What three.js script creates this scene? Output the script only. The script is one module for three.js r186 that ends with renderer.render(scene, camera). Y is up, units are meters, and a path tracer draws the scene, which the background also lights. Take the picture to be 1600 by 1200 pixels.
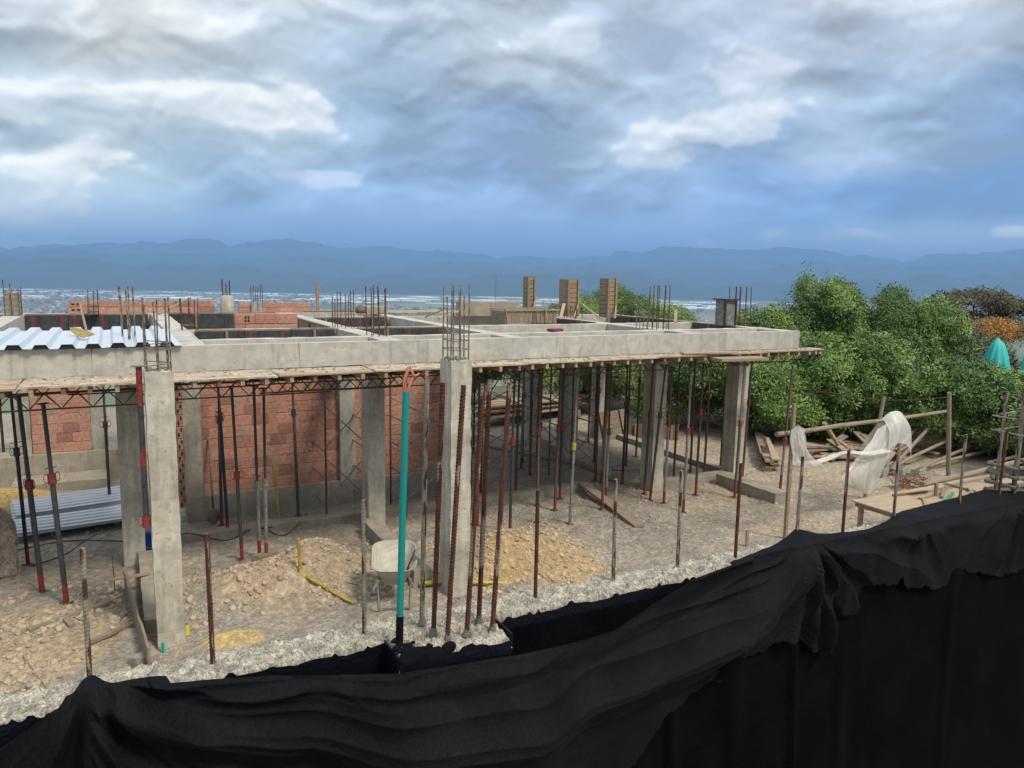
import * as THREE from 'three';
import { mergeGeometries } from 'three/addons/utils/BufferGeometryUtils.js';

// ------------------------------------------------------------------ camera, sky, sun, exposure
// World axes follow the unfinished building: x along its front, z towards the street side, y up (metres).
const scene = new THREE.Scene();
const D2R = Math.PI / 180;
const camera = new THREE.PerspectiveCamera(53.13, 4 / 3, 0.05, 90000);
camera.rotation.order = 'YXZ';
camera.position.set(-0.28, 4.45, 14.17);
camera.rotation.set(-8.06 * D2R, -27.5 * D2R, 1.0 * D2R);
scene.add(camera);

const EXPOSURE = 1.3, HAZE = 0.00009;   // haze per metre
const renderer = new THREE.WebGLRenderer({ antialias: true });
renderer.toneMapping = THREE.LinearToneMapping;
renderer.toneMappingExposure = EXPOSURE;
renderer.shadowMap.enabled = true;
renderer.setSize(1024, 768);

const sun = new THREE.DirectionalLight(0xfff3e2, 2.75);
sun.position.set(30, 76, 54);
sun.target.position.set(4, 0, 0);
sun.castShadow = true;
sun.shadow.radius = 26;
sun.shadow.mapSize.set(2048, 2048);
Object.assign(sun.shadow.camera, { left: -40, right: 40, top: 40, bottom: -40, near: 1, far: 220 });
scene.add(sun, sun.target);

// ------------------------------------------------------------------ random numbers and noise
function mulberry(seed) { let a = seed >>> 0; return () => { a |= 0; a = a + 0x6D2B79F5 | 0; let t = Math.imul(a ^ a >>> 15, 1 | a); t = t + Math.imul(t ^ t >>> 7, 61 | t) ^ t; return ((t ^ t >>> 14) >>> 0) / 4294967296; }; }
const rnd = mulberry(20240611);
const rr = (a, b) => a + (b - a) * rnd();
const clamp = (x, a = 0, b = 1) => Math.min(b, Math.max(a, x));
const sst = (a, b, x) => { const t = clamp((x - a) / (b - a)); return t * t * (3 - 2 * t); };
const mix = (a, b, t) => a + (b - a) * t;
const h2 = (x, y, s = 0) => { let h = Math.imul(x, 374761393) + Math.imul(y, 668265263) + Math.imul(s, 1442695041) | 0; h = Math.imul(h ^ h >>> 13, 1274126177); h ^= h >>> 16; return (h >>> 0) / 4294967296; };
function vnoise(x, y, per = 0, s = 0) {       // value noise; per > 0 makes it tile
  const xi = Math.floor(x), yi = Math.floor(y), fx = x - xi, fy = y - yi;
  const w = (n) => per ? ((n % per) + per) % per : n;
  const a = h2(w(xi), w(yi), s), b = h2(w(xi + 1), w(yi), s), c = h2(w(xi), w(yi + 1), s), d = h2(w(xi + 1), w(yi + 1), s);
  const u = fx * fx * (3 - 2 * fx), v = fy * fy * (3 - 2 * fy);
  return mix(mix(a, b, u), mix(c, d, u), v);
}
function fbm(x, y, oct = 4, per = 0, s = 0) { let t = 0, a = 0.5, n = 0; for (let i = 0; i < oct; i++) { t += a * vnoise(x, y, per, s + i * 17); n += a; x *= 2; y *= 2; per *= 2; a *= 0.5; } return t / n; }
function n3(x, y, z, s = 0) {                 // cheap 3-D noise from slices
  const zi = Math.floor(z), f = z - zi, u = f * f * (3 - 2 * f);
  return mix(vnoise(x, y, 0, s + zi * 131), vnoise(x, y, 0, s + (zi + 1) * 131), u);
}

// ------------------------------------------------------------------ the sky: broken grey-white cloud over hazy blue
{
  const SKY = 0.9, Wd = 2048, Hd = 1024, data = new Float32Array(Wd * Hd * 4);
  const lin = (c) => { c /= 255; return c <= 0.04045 ? c / 12.92 : ((c + 0.055) / 1.055) ** 2.4; };
  // broad tones of the cloud deck: rows by height above the horizon, columns across the view
  const els = [0, 2.6, 6.2, 10.8, 15.3, 19.5, 30], azs = [-33.7, -26.6, -18.4, -9.5, 0, 9.5, 18.4, 26.6, 33.7];
  const T = [
    [[182, 201, 213], [166, 190, 209], [150, 178, 208], [146, 175, 208], [148, 177, 210], [150, 179, 211], [156, 182, 211], [172, 192, 213], [168, 189, 211]],
    [[182, 201, 213], [162, 187, 208], [142, 171, 205], [138, 168, 206], [138, 168, 207], [134, 165, 207], [138, 168, 205], [160, 184, 210], [154, 180, 207]],
    [[184, 202, 213], [166, 188, 205], [142, 170, 200], [136, 165, 200], [136, 164, 200], [140, 168, 202], [120, 152, 194], [110, 145, 188], [105, 140, 184]],
    [[160, 182, 200], [184, 199, 211], [176, 193, 208], [150, 175, 203], [138, 163, 196], [168, 187, 208], [165, 183, 205], [150, 172, 200], [134, 161, 195]],
    [[176, 189, 201], [204, 211, 215], [176, 190, 204], [166, 185, 205], [188, 203, 217], [163, 181, 205], [176, 190, 209], [170, 186, 206], [176, 190, 206]],
    [[192, 201, 206], [222, 225, 226], [206, 213, 218], [175, 190, 205], [182, 197, 213], [180, 193, 210], [192, 202, 215], [204, 211, 217], [190, 200, 210]],
    [[196, 204, 211], [204, 211, 216], [198, 206, 213], [192, 202, 211], [194, 204, 213], [192, 202, 212], [198, 206, 214], [200, 208, 214], [194, 203, 211]]];
  const TL = T.map((r) => r.map((c) => c.map(lin)));
  // heaped cloud banks: azimuth, elevation, half width, half height, strength
  const puffs = [[-28, 14.5, 5, 2.6, 0.9], [-25, 18.6, 7, 1.8, 0.9], [-21, 11.4, 6.5, 1.7, 1.0], [-29, 7.1, 4.4, 1.3, 1.15], [-33, 9.6, 3, 1.2, 0.9], [-33.5, 3.2, 4, 1.6, 0.85], [-18, 19.4, 4, 1.2, 0.85],
    [2.5, 9.6, 2.3, 0.8, 0.8], [13.5, 10.2, 3.2, 1.3, 0.85], [10.5, 8.6, 4, 0.8, 0.5], [17, 13.5, 4, 1.6, 0.5], [23, 2.9, 8, 0.6, 0.6], [31.5, 3.3, 3.5, 0.8, 1.0], [-7, 17.5, 4, 1, 0.35], [3, 16.2, 5, 1.2, 0.5], [25, 18, 6, 2, 0.4], [-15, 6.6, 3, 0.5, 0.4]];
  const tri = (a) => { let t = ((a + 33.7) % 134.8 + 134.8) % 134.8; return (t > 67.4 ? 134.8 - t : t) - 33.7; };   // the deck repeats, mirrored, all round the horizon
  const dens = (a, e) => {                                  // heaped noise: broad masses with rounded, cauliflowered detail
    let t = 0, A = 0.5, n = 0, x = a * 0.17 + 3.1 + 0.5 * fbm(a * 0.3, e * 0.5, 2, 0, 5), y = e * 0.36 + 0.5 * fbm(a * 0.3 + 30, e * 0.5, 2, 0, 6);
    for (let i = 0; i < 7; i++) { const k = vnoise(x, y, 0, 11 + i * 7); t += A * (i < 2 ? k : 0.5 * k + 0.5 * Math.abs(2 * k - 1) + 0.12); n += A; A *= 0.56; const c = x * 1.62 - y * 1.21; y = x * 1.21 + y * 1.62 + 7.7; x = c; }
    return t / n;
  };
  // far haze stands between the eye and the low sky; F is its own glow
  const F = [0.15, 0.27, 0.47], fogT = (e) => Math.exp(-HAZE * Math.min(24000, 1050 / Math.sin(Math.max(e, 0.5) * D2R)));
  for (let j = 0; j < Hd; j++) {
    const el = (j + 0.5) / Hd * 180 - 90;
    for (let i = 0; i < Wd; i++) {
      // three.js equirectangular lookup: u = atan2(z, x) / 2pi + 0.5
      const th = ((i + 0.5) / Wd - 0.5) * 360;
      const azc = th - (-90 + 27.5);                       // 0 along the view
      const az = azc > 180 ? azc - 360 : azc < -180 ? azc + 360 : azc;
      const k = (j * Wd + i) * 4, e = Math.max(el, 0.05);
      if (el < -3) { data[k] = 0.24; data[k + 1] = 0.28; data[k + 2] = 0.33; data[k + 3] = 1; continue; }
      const far = e > 40 || Math.abs(az) > 100;
      // warp the broad tones so that they follow ragged cloud edges
      const wa = (fbm(az * 0.13, e * 0.26, 4, 0, 21) - 0.5) * 8, we = (fbm(az * 0.13 + 40, e * 0.26, 4, 0, 22) - 0.5) * 5.5 * sst(1, 6, e);
      const aa = clamp(tri(az + wa), -33.69, 33.69), ee = clamp(e + we, 0, 29.9);
      let r = 0; while (els[r + 1] < ee) r++;
      let c = 0; while (azs[c + 1] < aa) c++;
      const tr = sst(0, 1, (ee - els[r]) / (els[r + 1] - els[r])), tc = sst(0, 1, (aa - azs[c]) / (azs[c + 1] - azs[c]));
      const d0 = far ? 0.5 : dens(az, e), dUp = far ? 0.5 : dens(az - 0.15, e + 0.5);
      const detail = (d0 - 0.5) * 0.85 * sst(0.5, 7, e) + (d0 - dUp) * 0.95 * sst(1, 8, e);
      const at = tri(az);
      let puff = 0;
      for (const [pa, pe, pw, ph, ps] of puffs) {
        const q = ((at - pa) / pw) ** 2 + ((e - pe) / ph) ** 2;
        if (q < 5) puff = Math.max(puff, ps * sst(0.0, 0.10, (d0 - 0.55) * 1.25 + 0.26 * (1 - Math.sqrt(q))));
      }
      const lit = clamp(0.58 + (d0 - dUp) * 3.2, 0.1, 1);
      const white = [lin(mix(180, 244, lit)), lin(mix(192, 245, lit)), lin(mix(206, 244, lit))];
      for (let n = 0; n < 3; n++) {
        const base = mix(mix(TL[r][c][n], TL[r][c + 1][n], tc), mix(TL[r + 1][c][n], TL[r + 1][c + 1][n], tc), tr);
        const seen = SKY * (1 + 0.75 * sst(22, 60, el)) * mix(base * (1 + detail) * (1 + 0.22 * (1 - sst(2, 9, e))), white[n], clamp(puff) * 0.66), tf = Math.max(0.42, fogT(e));
        data[k + n] = Math.max(0.6 * seen, (seen - (1 - tf) * F[n]) / tf);
      }
      data[k + 3] = 1;
    }
  }
  const sky = new THREE.DataTexture(data, Wd, Hd, THREE.RGBAFormat, THREE.FloatType);
  sky.mapping = THREE.EquirectangularReflectionMapping; sky.magFilter = THREE.LinearFilter; sky.minFilter = THREE.LinearFilter; sky.needsUpdate = true;
  scene.background = sky; scene.environment = sky;
  scene.backgroundIntensity = 1; scene.environmentIntensity = 1;
}
scene.fog = new THREE.FogExp2(new THREE.Color().setRGB(0.29, 0.56, 1.0), HAZE);

// ------------------------------------------------------------------ textures and materials
function tex(w, h, fn, srgb = true) {
  const d = new Uint8Array(w * h * 4);
  for (let j = 0; j < h; j++) for (let i = 0; i < w; i++) { const c = fn(i / w, j / h), k = (j * w + i) * 4; for (let n = 0; n < 3; n++) d[k + n] = clamp(c[n]) * 255; d[k + 3] = 255; }
  const t = new THREE.DataTexture(d, w, h); t.wrapS = t.wrapT = THREE.RepeatWrapping; t.magFilter = THREE.LinearFilter; t.minFilter = THREE.LinearMipmapLinearFilter; t.generateMipmaps = true;
  if (srgb) t.colorSpace = THREE.SRGBColorSpace; t.needsUpdate = true; return t;
}
const rep = (t, x, y) => { const c = t.clone(); c.repeat.set(x, y); c.needsUpdate = true; return c; };
const mul = (c, k) => [c[0] * k, c[1] * k, c[2] * k];
const mix3 = (a, b, t) => [mix(a[0], b[0], t), mix(a[1], b[1], t), mix(a[2], b[2], t)];
// concrete: blotches, pores, faint trickles; one tile is 2 m
const texConcrete = tex(512, 512, (u, v) => {
  const a = fbm(u * 4, v * 4, 5, 4, 31), b = fbm(u * 24, v * 24, 3, 24, 32), p = vnoise(u * 90, v * 90, 90, 33), st = fbm(u * 16, v * 3, 3, 16, 34);
  let k = 0.9 + (a - 0.5) * 0.2 + (b - 0.5) * 0.13 + (st - 0.5) * 0.1; if (p > 0.93) k *= 0.8; if (a > 0.62) k *= 0.93; k *= 1 - 0.09 * sst(0.56, 0.72, fbm(u * 26, v * 2.5, 3, 26, 36)) * sst(0.4, 0.6, fbm(u * 5, v * 5, 2, 5, 37));
  return mul(mix3([0.90, 0.875, 0.82], [0.93, 0.92, 0.90], fbm(u * 3 + 5, v * 3, 3, 3, 35)), k);
});
// cast against boards: lift lines, laitance streaks and honeycomb; one tile is 1.6 m
const texCast = tex(512, 512, (u, v) => {
  const w = v + 0.006 * (fbm(u * 5, v * 3, 2, 5, 131) - 0.5), r = (w * 5) % 1, band = h2(Math.floor(w * 5) % 5, 3, 9), a = fbm(u * 5, v * 5, 5, 5, 132), b = fbm(u * 30, v * 30, 3, 30, 133), hc = vnoise(u * 70, v * 70, 70, 134), st = fbm(u * 22, v * 2.5, 3, 22, 135);
  let k = 0.86 + (a - 0.5) * 0.26 + (b - 0.5) * 0.14 + (band - 0.5) * 0.03; if (r < 0.03 && b > 0.42) k *= 0.95; if (hc > 0.9 && a > 0.52) k *= 0.8; k *= 1 + 0.07 * sst(0.58, 0.7, st) - 0.07 * sst(0.58, 0.7, 1 - st);
  return mul(mix3([0.90, 0.875, 0.82], [0.92, 0.915, 0.90], fbm(u * 3 + 5, v * 3, 3, 3, 136)), k);
});
const bumpCast = tex(512, 512, (u, v) => { const w = v + 0.006 * (fbm(u * 5, v * 3, 2, 5, 131) - 0.5), r = (w * 5) % 1, a = fbm(u * 14, v * 14, 4, 14, 137), hc = vnoise(u * 70, v * 70, 70, 134); return Array(3).fill(clamp(0.35 + a * 0.45 + (r < 0.03 ? -0.12 : 0) - (hc > 0.9 ? 0.2 : 0))); }, false);
const bumpConcrete = tex(512, 512, (u, v) => { const a = fbm(u * 12, v * 12, 5, 12, 41), p = vnoise(u * 80, v * 80, 80, 43); return Array(3).fill(clamp(0.3 + a * 0.6 - (p > 0.9 ? 0.3 : 0))); }, false);
// rough broken concrete
const texRubble = tex(512, 512, (u, v) => { const a = fbm(u * 10, v * 10, 5, 10, 51), p = fbm(u * 60, v * 60, 2, 60, 52); return mul([0.93, 0.91, 0.86], clamp(0.56 + a * 0.42 + (p - 0.5) * 0.5)); });
const bumpRubble = tex(512, 512, (u, v) => { const a = fbm(u * 14, v * 14, 5, 14, 53), p = vnoise(u * 50, v * 50, 50, 54); return Array(3).fill(clamp(a * 0.6 + p * p * 0.5)); }, false);
// timber: grain along u; one tile is 1 m by 0.25 m
const texWood = tex(512, 256, (u, v) => {
  const g = fbm(u * 3, v * 36 + fbm(u * 3, v * 4, 2, 3, 60) * 2.0, 3, 0, 61), f = vnoise(u * 8, v * 120, 0, 62), s = fbm(u * 5, v * 4, 3, 5, 63);
  return mul(mix3([0.80, 0.715, 0.61], [0.80, 0.77, 0.72], sst(0.4, 0.7, s)), 0.72 + g * 0.34 + (f - 0.5) * 0.14);
});
const bumpWood = tex(256, 256, (u, v) => Array(3).fill(clamp(fbm(u * 3, v * 30, 3, 0, 66))), false);
// splashed form board: timber with pale mortar crusts
const texDeckWood = tex(512, 512, (u, v) => {
  const g = fbm(u * 4, v * 40, 3, 0, 71), m = fbm(u * 6, v * 6, 5, 6, 72), p = fbm(u * 30, v * 30, 2, 30, 73);
  const wood = mul([0.72, 0.63, 0.53], 0.74 + g * 0.38); return mix3(wood, mul([0.82, 0.79, 0.74], 0.75 + p * 0.35), sst(0.36, 0.52, m));
});
// clay block: scored face, lines run along u; one tile is 0.3 m by 0.2 m
const texBrick = tex(256, 256, (u, v) => {
  const line = Math.abs(((v * 11) % 1) - 0.5) < 0.1 ? 0.84 : 1, a = fbm(u * 5, v * 5, 4, 5, 81), b = fbm(u * 4, v * 30, 3, 0, 82), m = fbm(u * 3 + 3, v * 3, 4, 3, 84);
  const c = mul([0.88, 0.90, 0.90], (0.76 + a * 0.3 + (b - 0.5) * 0.16) * line); return mix3(c, [0.66, 0.72, 0.78], sst(0.6, 0.72, m) * 0.55);
});
const bumpBrick = tex(256, 256, (u, v) => { const l = ((v * 11) % 1); return Array(3).fill(clamp((Math.abs(l - 0.5) < 0.14 ? 0.2 : 0.7) + (fbm(u * 20, v * 20, 2, 20, 83) - 0.5) * 0.3)); }, false);
// rust with crusted concrete patches; along v
const texRust = tex(128, 512, (u, v) => { const a = fbm(u * 4, v * 24, 4, 0, 91), b = fbm(u * 3, v * 7, 4, 0, 92); return mix3(mul([0.42, 0.24, 0.17], 0.6 + a * 0.7), [0.64, 0.61, 0.56], sst(0.58, 0.66, b)); });
const texCrust = tex(128, 512, (u, v) => { const a = fbm(u * 4, v * 24, 4, 0, 93), b = fbm(u * 3, v * 9, 4, 0, 94); return mix3([0.36, 0.22, 0.16], mul([0.72, 0.69, 0.63], 0.75 + a * 0.4), sst(0.36, 0.5, b)); });
const texGrime = tex(512, 512, (u, v) => { const a = fbm(u * 6, v * 6, 5, 6, 95), b = fbm(u * 20, v * 5, 3, 20, 96), s = fbm(u * 26, v * 26, 3, 26, 97); return mix3(mul([0.82, 0.82, 0.82], 0.66 + a * 0.45 + (b - 0.5) * 0.35), [1, 0.97, 0.92], sst(0.60, 0.68, s) * 0.7); });
// earth: stones and dust; one tile is 3 m
const texEarth = tex(1024, 1024, (u, v) => {
  const a = fbm(u * 6, v * 6, 5, 6, 101), b = fbm(u * 46, v * 46, 3, 46, 102), p = vnoise(u * 130, v * 130, 130, 103), q = vnoise(u * 60 + fbm(u * 30, v * 30, 2, 30, 105), v * 60, 0, 104);
  const k = 0.80 + (a - 0.5) * 0.22 + (b - 0.5) * 0.28 + (p - 0.5) * 0.14 + (q > 0.78 ? 0.08 : 0); return mix3(mul([1.0, 0.97, 0.92], k), mul([0.97, 0.96, 0.94], k), sst(0.4, 0.65, fbm(u * 9, v * 9, 3, 9, 106)));
});
const bumpEarth = tex(1024, 1024, (u, v) => { const b = fbm(u * 36, v * 36, 4, 36, 107), p = vnoise(u * 110, v * 110, 110, 108); return Array(3).fill(clamp(b * 0.75 + p * 0.3)); }, false);
// woven geotextile, felted
const bumpCloth = tex(256, 256, (u, v) => Array(3).fill(clamp(0.5 + (vnoise(u * 128, v * 20, 0, 111) - 0.5) * 0.5 + (vnoise(u * 20, v * 128, 0, 112) - 0.5) * 0.5)), false);
const texCloth = tex(512, 512, (u, v) => { const a = fbm(u * 4, v * 4, 5, 4, 113), f = vnoise(u * 160, v * 160, 160, 114), d = fbm(u * 14, v * 14, 4, 14, 115); return mix3(mul([0.66, 0.68, 0.70], 0.80 + (a - 0.5) * 0.4 + (f - 0.5) * 0.4), [0.9, 0.88, 0.85], sst(0.6, 0.85, d) * 0.25); });
const bumpTar = tex(512, 512, (u, v) => { const a = fbm(u * 10, v * 10, 5, 10, 121), d = vnoise(u * 44, v * 44, 44, 122), s = fbm(u * 40, v * 6, 3, 0, 123); return Array(3).fill(clamp(a * 0.5 + d * d * 0.35 + s * 0.2)); }, false);

const L = (r, g, b) => new THREE.Color().setRGB(r, g, b);
const std = (color, o = {}) => new THREE.MeshStandardMaterial({ color, roughness: 0.85, metalness: 0, ...o });
const phys = (color, o = {}) => new THREE.MeshPhysicalMaterial({ color, roughness: 0.85, metalness: 0, ...o });
const M = {
  concrete: std(L(0.66, 0.66, 0.635), { map: rep(texConcrete, 0.5, 0.5), bumpMap: rep(bumpConcrete, 0.7, 0.7), bumpScale: 0.004, roughness: 0.92 }),
  concreteWarm: std(L(0.7, 0.68, 0.615), { map: rep(texCast, 0.62, 0.62), bumpMap: rep(bumpCast, 0.62, 0.62), bumpScale: 0.006, roughness: 0.93 }),
  concreteDark: std(L(0.46, 0.425, 0.365), { map: rep(texConcrete, 0.5, 0.5), bumpMap: rep(bumpConcrete, 0.8, 0.8), bumpScale: 0.006, roughness: 0.95 }),
  concreteGrey: std(L(0.52, 0.52, 0.49), { map: rep(texCast, 0.7, 0.7), bumpMap: rep(bumpCast, 0.7, 0.7), bumpScale: 0.004, roughness: 0.93 }),
  rubble: std(L(0.6, 0.58, 0.525), { map: rep(texRubble, 3.2, 3.2), bumpMap: rep(bumpRubble, 3.6, 3.6), bumpScale: 0.009, roughness: 0.96 }),
  tar: phys(L(0.003, 0.004, 0.007), { specularIntensity: 0.3, bumpMap: rep(bumpTar, 2.4, 2.4), bumpScale: 0.005, roughness: 0.5 }),
  cloth: phys(L(0.0165, 0.0162, 0.0205), { specularIntensity: 0.22, map: rep(texCloth, 1.4, 1.4), bumpMap: rep(bumpCloth, 6, 6), bumpScale: 0.0016, roughness: 0.75, sheen: 0.2, sheenColor: L(0.08, 0.08, 0.095), sheenRoughness: 0.55, side: THREE.DoubleSide }),
  clothOld: phys(L(0.0085, 0.0105, 0.0125), { specularIntensity: 0.08, map: rep(texCloth, 1.1, 1.1), bumpMap: rep(bumpCloth, 6, 6), bumpScale: 0.001, roughness: 0.95, side: THREE.DoubleSide }),
  mortar: std(L(0.58, 0.55, 0.49), { map: rep(texRubble, 2, 2), roughness: 0.97 }),
  wood: std(L(0.6, 0.53, 0.44), { map: rep(texWood, 1, 4), bumpMap: rep(bumpWood, 1, 4), bumpScale: 0.002, roughness: 0.9 }),
  woodPale: std(L(0.76, 0.68, 0.57), { map: rep(texWood, 1, 4), bumpMap: rep(bumpWood, 1, 4), bumpScale: 0.002, roughness: 0.88 }),
  woodGrey: std(L(0.5, 0.465, 0.415), { map: rep(texWood, 1, 4), bumpMap: rep(bumpWood, 1, 4), bumpScale: 0.003, roughness: 0.93 }),
  woodRed: std(L(0.42, 0.27, 0.2), { map: rep(texWood, 1, 4), roughness: 0.9 }),
  deckWood: std(L(0.76, 0.7, 0.63), { map: rep(texDeckWood, 0.8, 0.8), bumpMap: rep(bumpConcrete, 1, 1), bumpScale: 0.006, roughness: 0.93 }),
  formBlack: std(L(0.07, 0.075, 0.085), { map: rep(texGrime, 1.5, 1.5), roughness: 0.6 }),
  formRed: std(L(0.30, 0.05, 0.05), { map: rep(texGrime, 2, 2), roughness: 0.75 }),
  rust: std(L(0.56, 0.51, 0.48), { map: rep(texRust, 1, 1.4), roughness: 0.9, metalness: 0.1 }),
  crust: std(L(0.50, 0.48, 0.45), { map: rep(texCrust, 1, 1.6), roughness: 0.95 }),
  steelGrey: std(L(0.36, 0.35, 0.33), { map: rep(texGrime, 1, 2), roughness: 0.6, metalness: 0.2 }),
  steelDark: std(L(0.075, 0.072, 0.08), { map: rep(texGrime, 1, 2), roughness: 0.62 }),
  steelNavy: std(L(0.03, 0.04, 0.075), { map: rep(texGrime, 1, 2), roughness: 0.55 }),
  steelRust: std(L(0.17, 0.115, 0.09), { map: rep(texGrime, 1, 2), roughness: 0.85 }),
  steelRed: std(L(0.34, 0.045, 0.035), { map: rep(texGrime, 1, 2), roughness: 0.65 }),
  yellow: std(L(0.66, 0.52, 0.06), { map: rep(texGrime, 1, 1), roughness: 0.5 }),
  teal: std(L(0.0, 0.40, 0.37), { roughness: 0.38 }),
  copper: std(L(0.50, 0.20, 0.11), { roughness: 0.5, metalness: 0.15 }),
  zinc: std(L(0.6, 0.66, 0.72), { roughness: 0.38, metalness: 0.45 }),
  zincOld: std(L(0.58, 0.61, 0.65), { roughness: 0.5, metalness: 0.4 }),
  black: std(L(0.012, 0.012, 0.014), { roughness: 0.6 }),
};
const brickTones = [[0.82, 0.40, 0.28], [0.78, 0.36, 0.25], [0.84, 0.44, 0.32], [0.74, 0.33, 0.235], [0.55, 0.25, 0.185], [0.82, 0.38, 0.25]];
const brickMats = brickTones.map((c) => std(L(...c), { map: texBrick, bumpMap: bumpBrick, bumpScale: 0.004, roughness: 0.92 }));

// ------------------------------------------------------------------ building blocks (positions as u along the front, y up, v away from the street; z = -v)
function metreUV(g, ox = 0, oy = 0, flip = false) {
  const p = g.attributes.position, n = g.attributes.normal, uv = new Float32Array(p.count * 2);
  for (let i = 0; i < p.count; i++) {
    const x = p.getX(i), y = p.getY(i), z = p.getZ(i), ax = Math.abs(n.getX(i)), ay = Math.abs(n.getY(i)), az = Math.abs(n.getZ(i));
    let a, b; if (ay > ax && ay > az) { a = x; b = z; } else if (ax > az) { a = z; b = y; } else { a = x; b = y; }
    if (flip) [a, b] = [b, a];
    uv[i * 2] = a + ox; uv[i * 2 + 1] = b + oy;
  }
  g.setAttribute('uv', new THREE.BufferAttribute(uv, 2)); return g;
}
const box = (u0, u1, y0, y1, v0, v1) => { const g = new THREE.BoxGeometry(u1 - u0, y1 - y0, v1 - v0); g.translate((u0 + u1) / 2, (y0 + y1) / 2, -(v0 + v1) / 2); return metreUV(g, rnd() * 5, rnd() * 5); };
const lbox = (w, h, d, x = 0, y = 0, z = 0) => { const g = new THREE.BoxGeometry(w, h, d); g.translate(x, y, z); return metreUV(g, rnd() * 5, rnd() * 5); };
// a box with slightly uneven faces and nibbled edges
function rough(u0, u1, y0, y1, v0, v1, cell = 0.12, amp = 0.005, seed = 1) {
  const w = u1 - u0, h = y1 - y0, d = v1 - v0, sg = (l) => Math.max(1, Math.min(160, Math.round(l / cell)));
  const g = new THREE.BoxGeometry(w, h, d, sg(w), sg(h), sg(d)), p = g.attributes.position;
  for (let i = 0; i < p.count; i++) {
    const x = p.getX(i), y = p.getY(i), z = p.getZ(i), X = x + u0, Y = y + y0, Z = z + v0;
    const edges = (Math.abs(Math.abs(x) - w / 2) < 1e-4) + (Math.abs(Math.abs(y) - h / 2) < 1e-4) + (Math.abs(Math.abs(z) - d / 2) < 1e-4);
    const k = amp * (edges > 1 ? 1.8 : 1), f = 7;
    const nib = edges > 1 ? -amp * 1.6 * Math.max(0, n3(X * 9, Y * 9, Z * 9, seed + 50) - 0.35) : 0;
    p.setXYZ(i, x + k * (n3(X * f, Y * f, Z * f, seed) - 0.5) + Math.sign(x) * nib, y + k * (n3(X * f + 31, Y * f, Z * f, seed + 1) - 0.5) + Math.sign(y) * nib * 1.4, z + k * (n3(X * f, Y * f + 17, Z * f, seed + 2) - 0.5) + Math.sign(z) * nib);
  }
  metreUV(g, seed * 0.37, seed * 0.61); g.computeVertexNormals(); g.translate((u0 + u1) / 2, (y0 + y1) / 2, -(v0 + v1) / 2); return g;
}
const V3 = (x, y, z) => new THREE.Vector3(x, y, z);
function rod(a, b, r0, r1 = r0, seg = 8, open = false) {          // tapered bar between two points, uv in metres along it
  const d = b.clone().sub(a), l = d.length(), g = new THREE.CylinderGeometry(r1, r0, l, seg, 1, open), uv = g.attributes.uv, o = rnd() * 3;
  for (let i = 0; i < uv.count; i++) uv.setY(i, uv.getY(i) * l + o);
  g.translate(0, l / 2, 0); g.applyQuaternion(new THREE.Quaternion().setFromUnitVectors(V3(0, 1, 0), d.normalize())); g.translate(a.x, a.y, a.z); return g;
}
const tube = (pts, r, seg = 40, rs = 6) => new THREE.TubeGeometry(new THREE.CatmullRomCurve3(pts), seg, r, rs);
const merge = (a) => mergeGeometries(a.map((g) => { const k = g.index ? g.toNonIndexed() : g; for (const n of Object.keys(k.attributes)) if (!['position', 'normal', 'uv'].includes(n)) k.deleteAttribute(n); return k; }));
// deformed bar: cylinder with raised crosswise ribs
function ribbed(len, r, pitch = 0.014, seg = 9) {
  const n = Math.max(4, Math.round(len / pitch) * 4), g = new THREE.CylinderGeometry(r, r, len, seg, n), p = g.attributes.position, uv = g.attributes.uv;
  for (let i = 0; i < p.count; i++) {
    const x = p.getX(i), y = p.getY(i), z = p.getZ(i), rad = Math.hypot(x, z); if (rad < 1e-6) continue;
    const ph = ((y + 0.5 * r * (x / rad)) / pitch) % 1, f = 1 + 0.2 * sst(0.62, 0.8, Math.abs(ph) > 0.5 ? 1 - Math.abs(ph) + 0.5 : Math.abs(ph) + 0.5);
    p.setX(i, x * f); p.setZ(i, z * f);
  }
  for (let i = 0; i < uv.count; i++) uv.setY(i, uv.getY(i) * len);
  g.computeVertexNormals(); g.translate(0, len / 2, 0); return g;
}
// ------------------------------------------------------------------ naming
const taken = new Map();
function numbered(n) { const k = taken.get(n) || 0; taken.set(n, k + 1); return k ? n + '_' + String(k).padStart(3, '0') : n; }
function tag(o, label, category, group, kind) { if (label) o.userData.label = label; if (category) o.userData.category = category; if (group) o.userData.group = group; if (kind) o.userData.kind = kind; return o; }
function thing(name, label, category, [u, y, v] = [0, 0, 0], turn = 0, group) { const o = new THREE.Group(); o.name = numbered(name); o.position.set(u, y, -v); o.rotation.y = turn; scene.add(o); return tag(o, label, category, group); }
function part(name, g, m, parent, label) { const o = new THREE.Mesh(g, m); o.name = name; o.castShadow = o.receiveShadow = true; parent.add(o); if (label) o.userData.label = label; return o; }
function single(name, g, m, label, category, group) { const o = new THREE.Mesh(g, m); o.name = numbered(name); o.castShadow = o.receiveShadow = true; scene.add(o); return tag(o, label, category, group); }
function setting(name, g, m) { const o = new THREE.Mesh(g, m); o.name = numbered(name); o.castShadow = o.receiveShadow = true; scene.add(o); o.userData.kind = 'structure'; return o; }
function copy(src, label) { const c = src.clone(); c.name = numbered(src.name.replace(/_\d{3}$/, '')); scene.add(c); if (label) c.userData.label = label; return c; }

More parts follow.
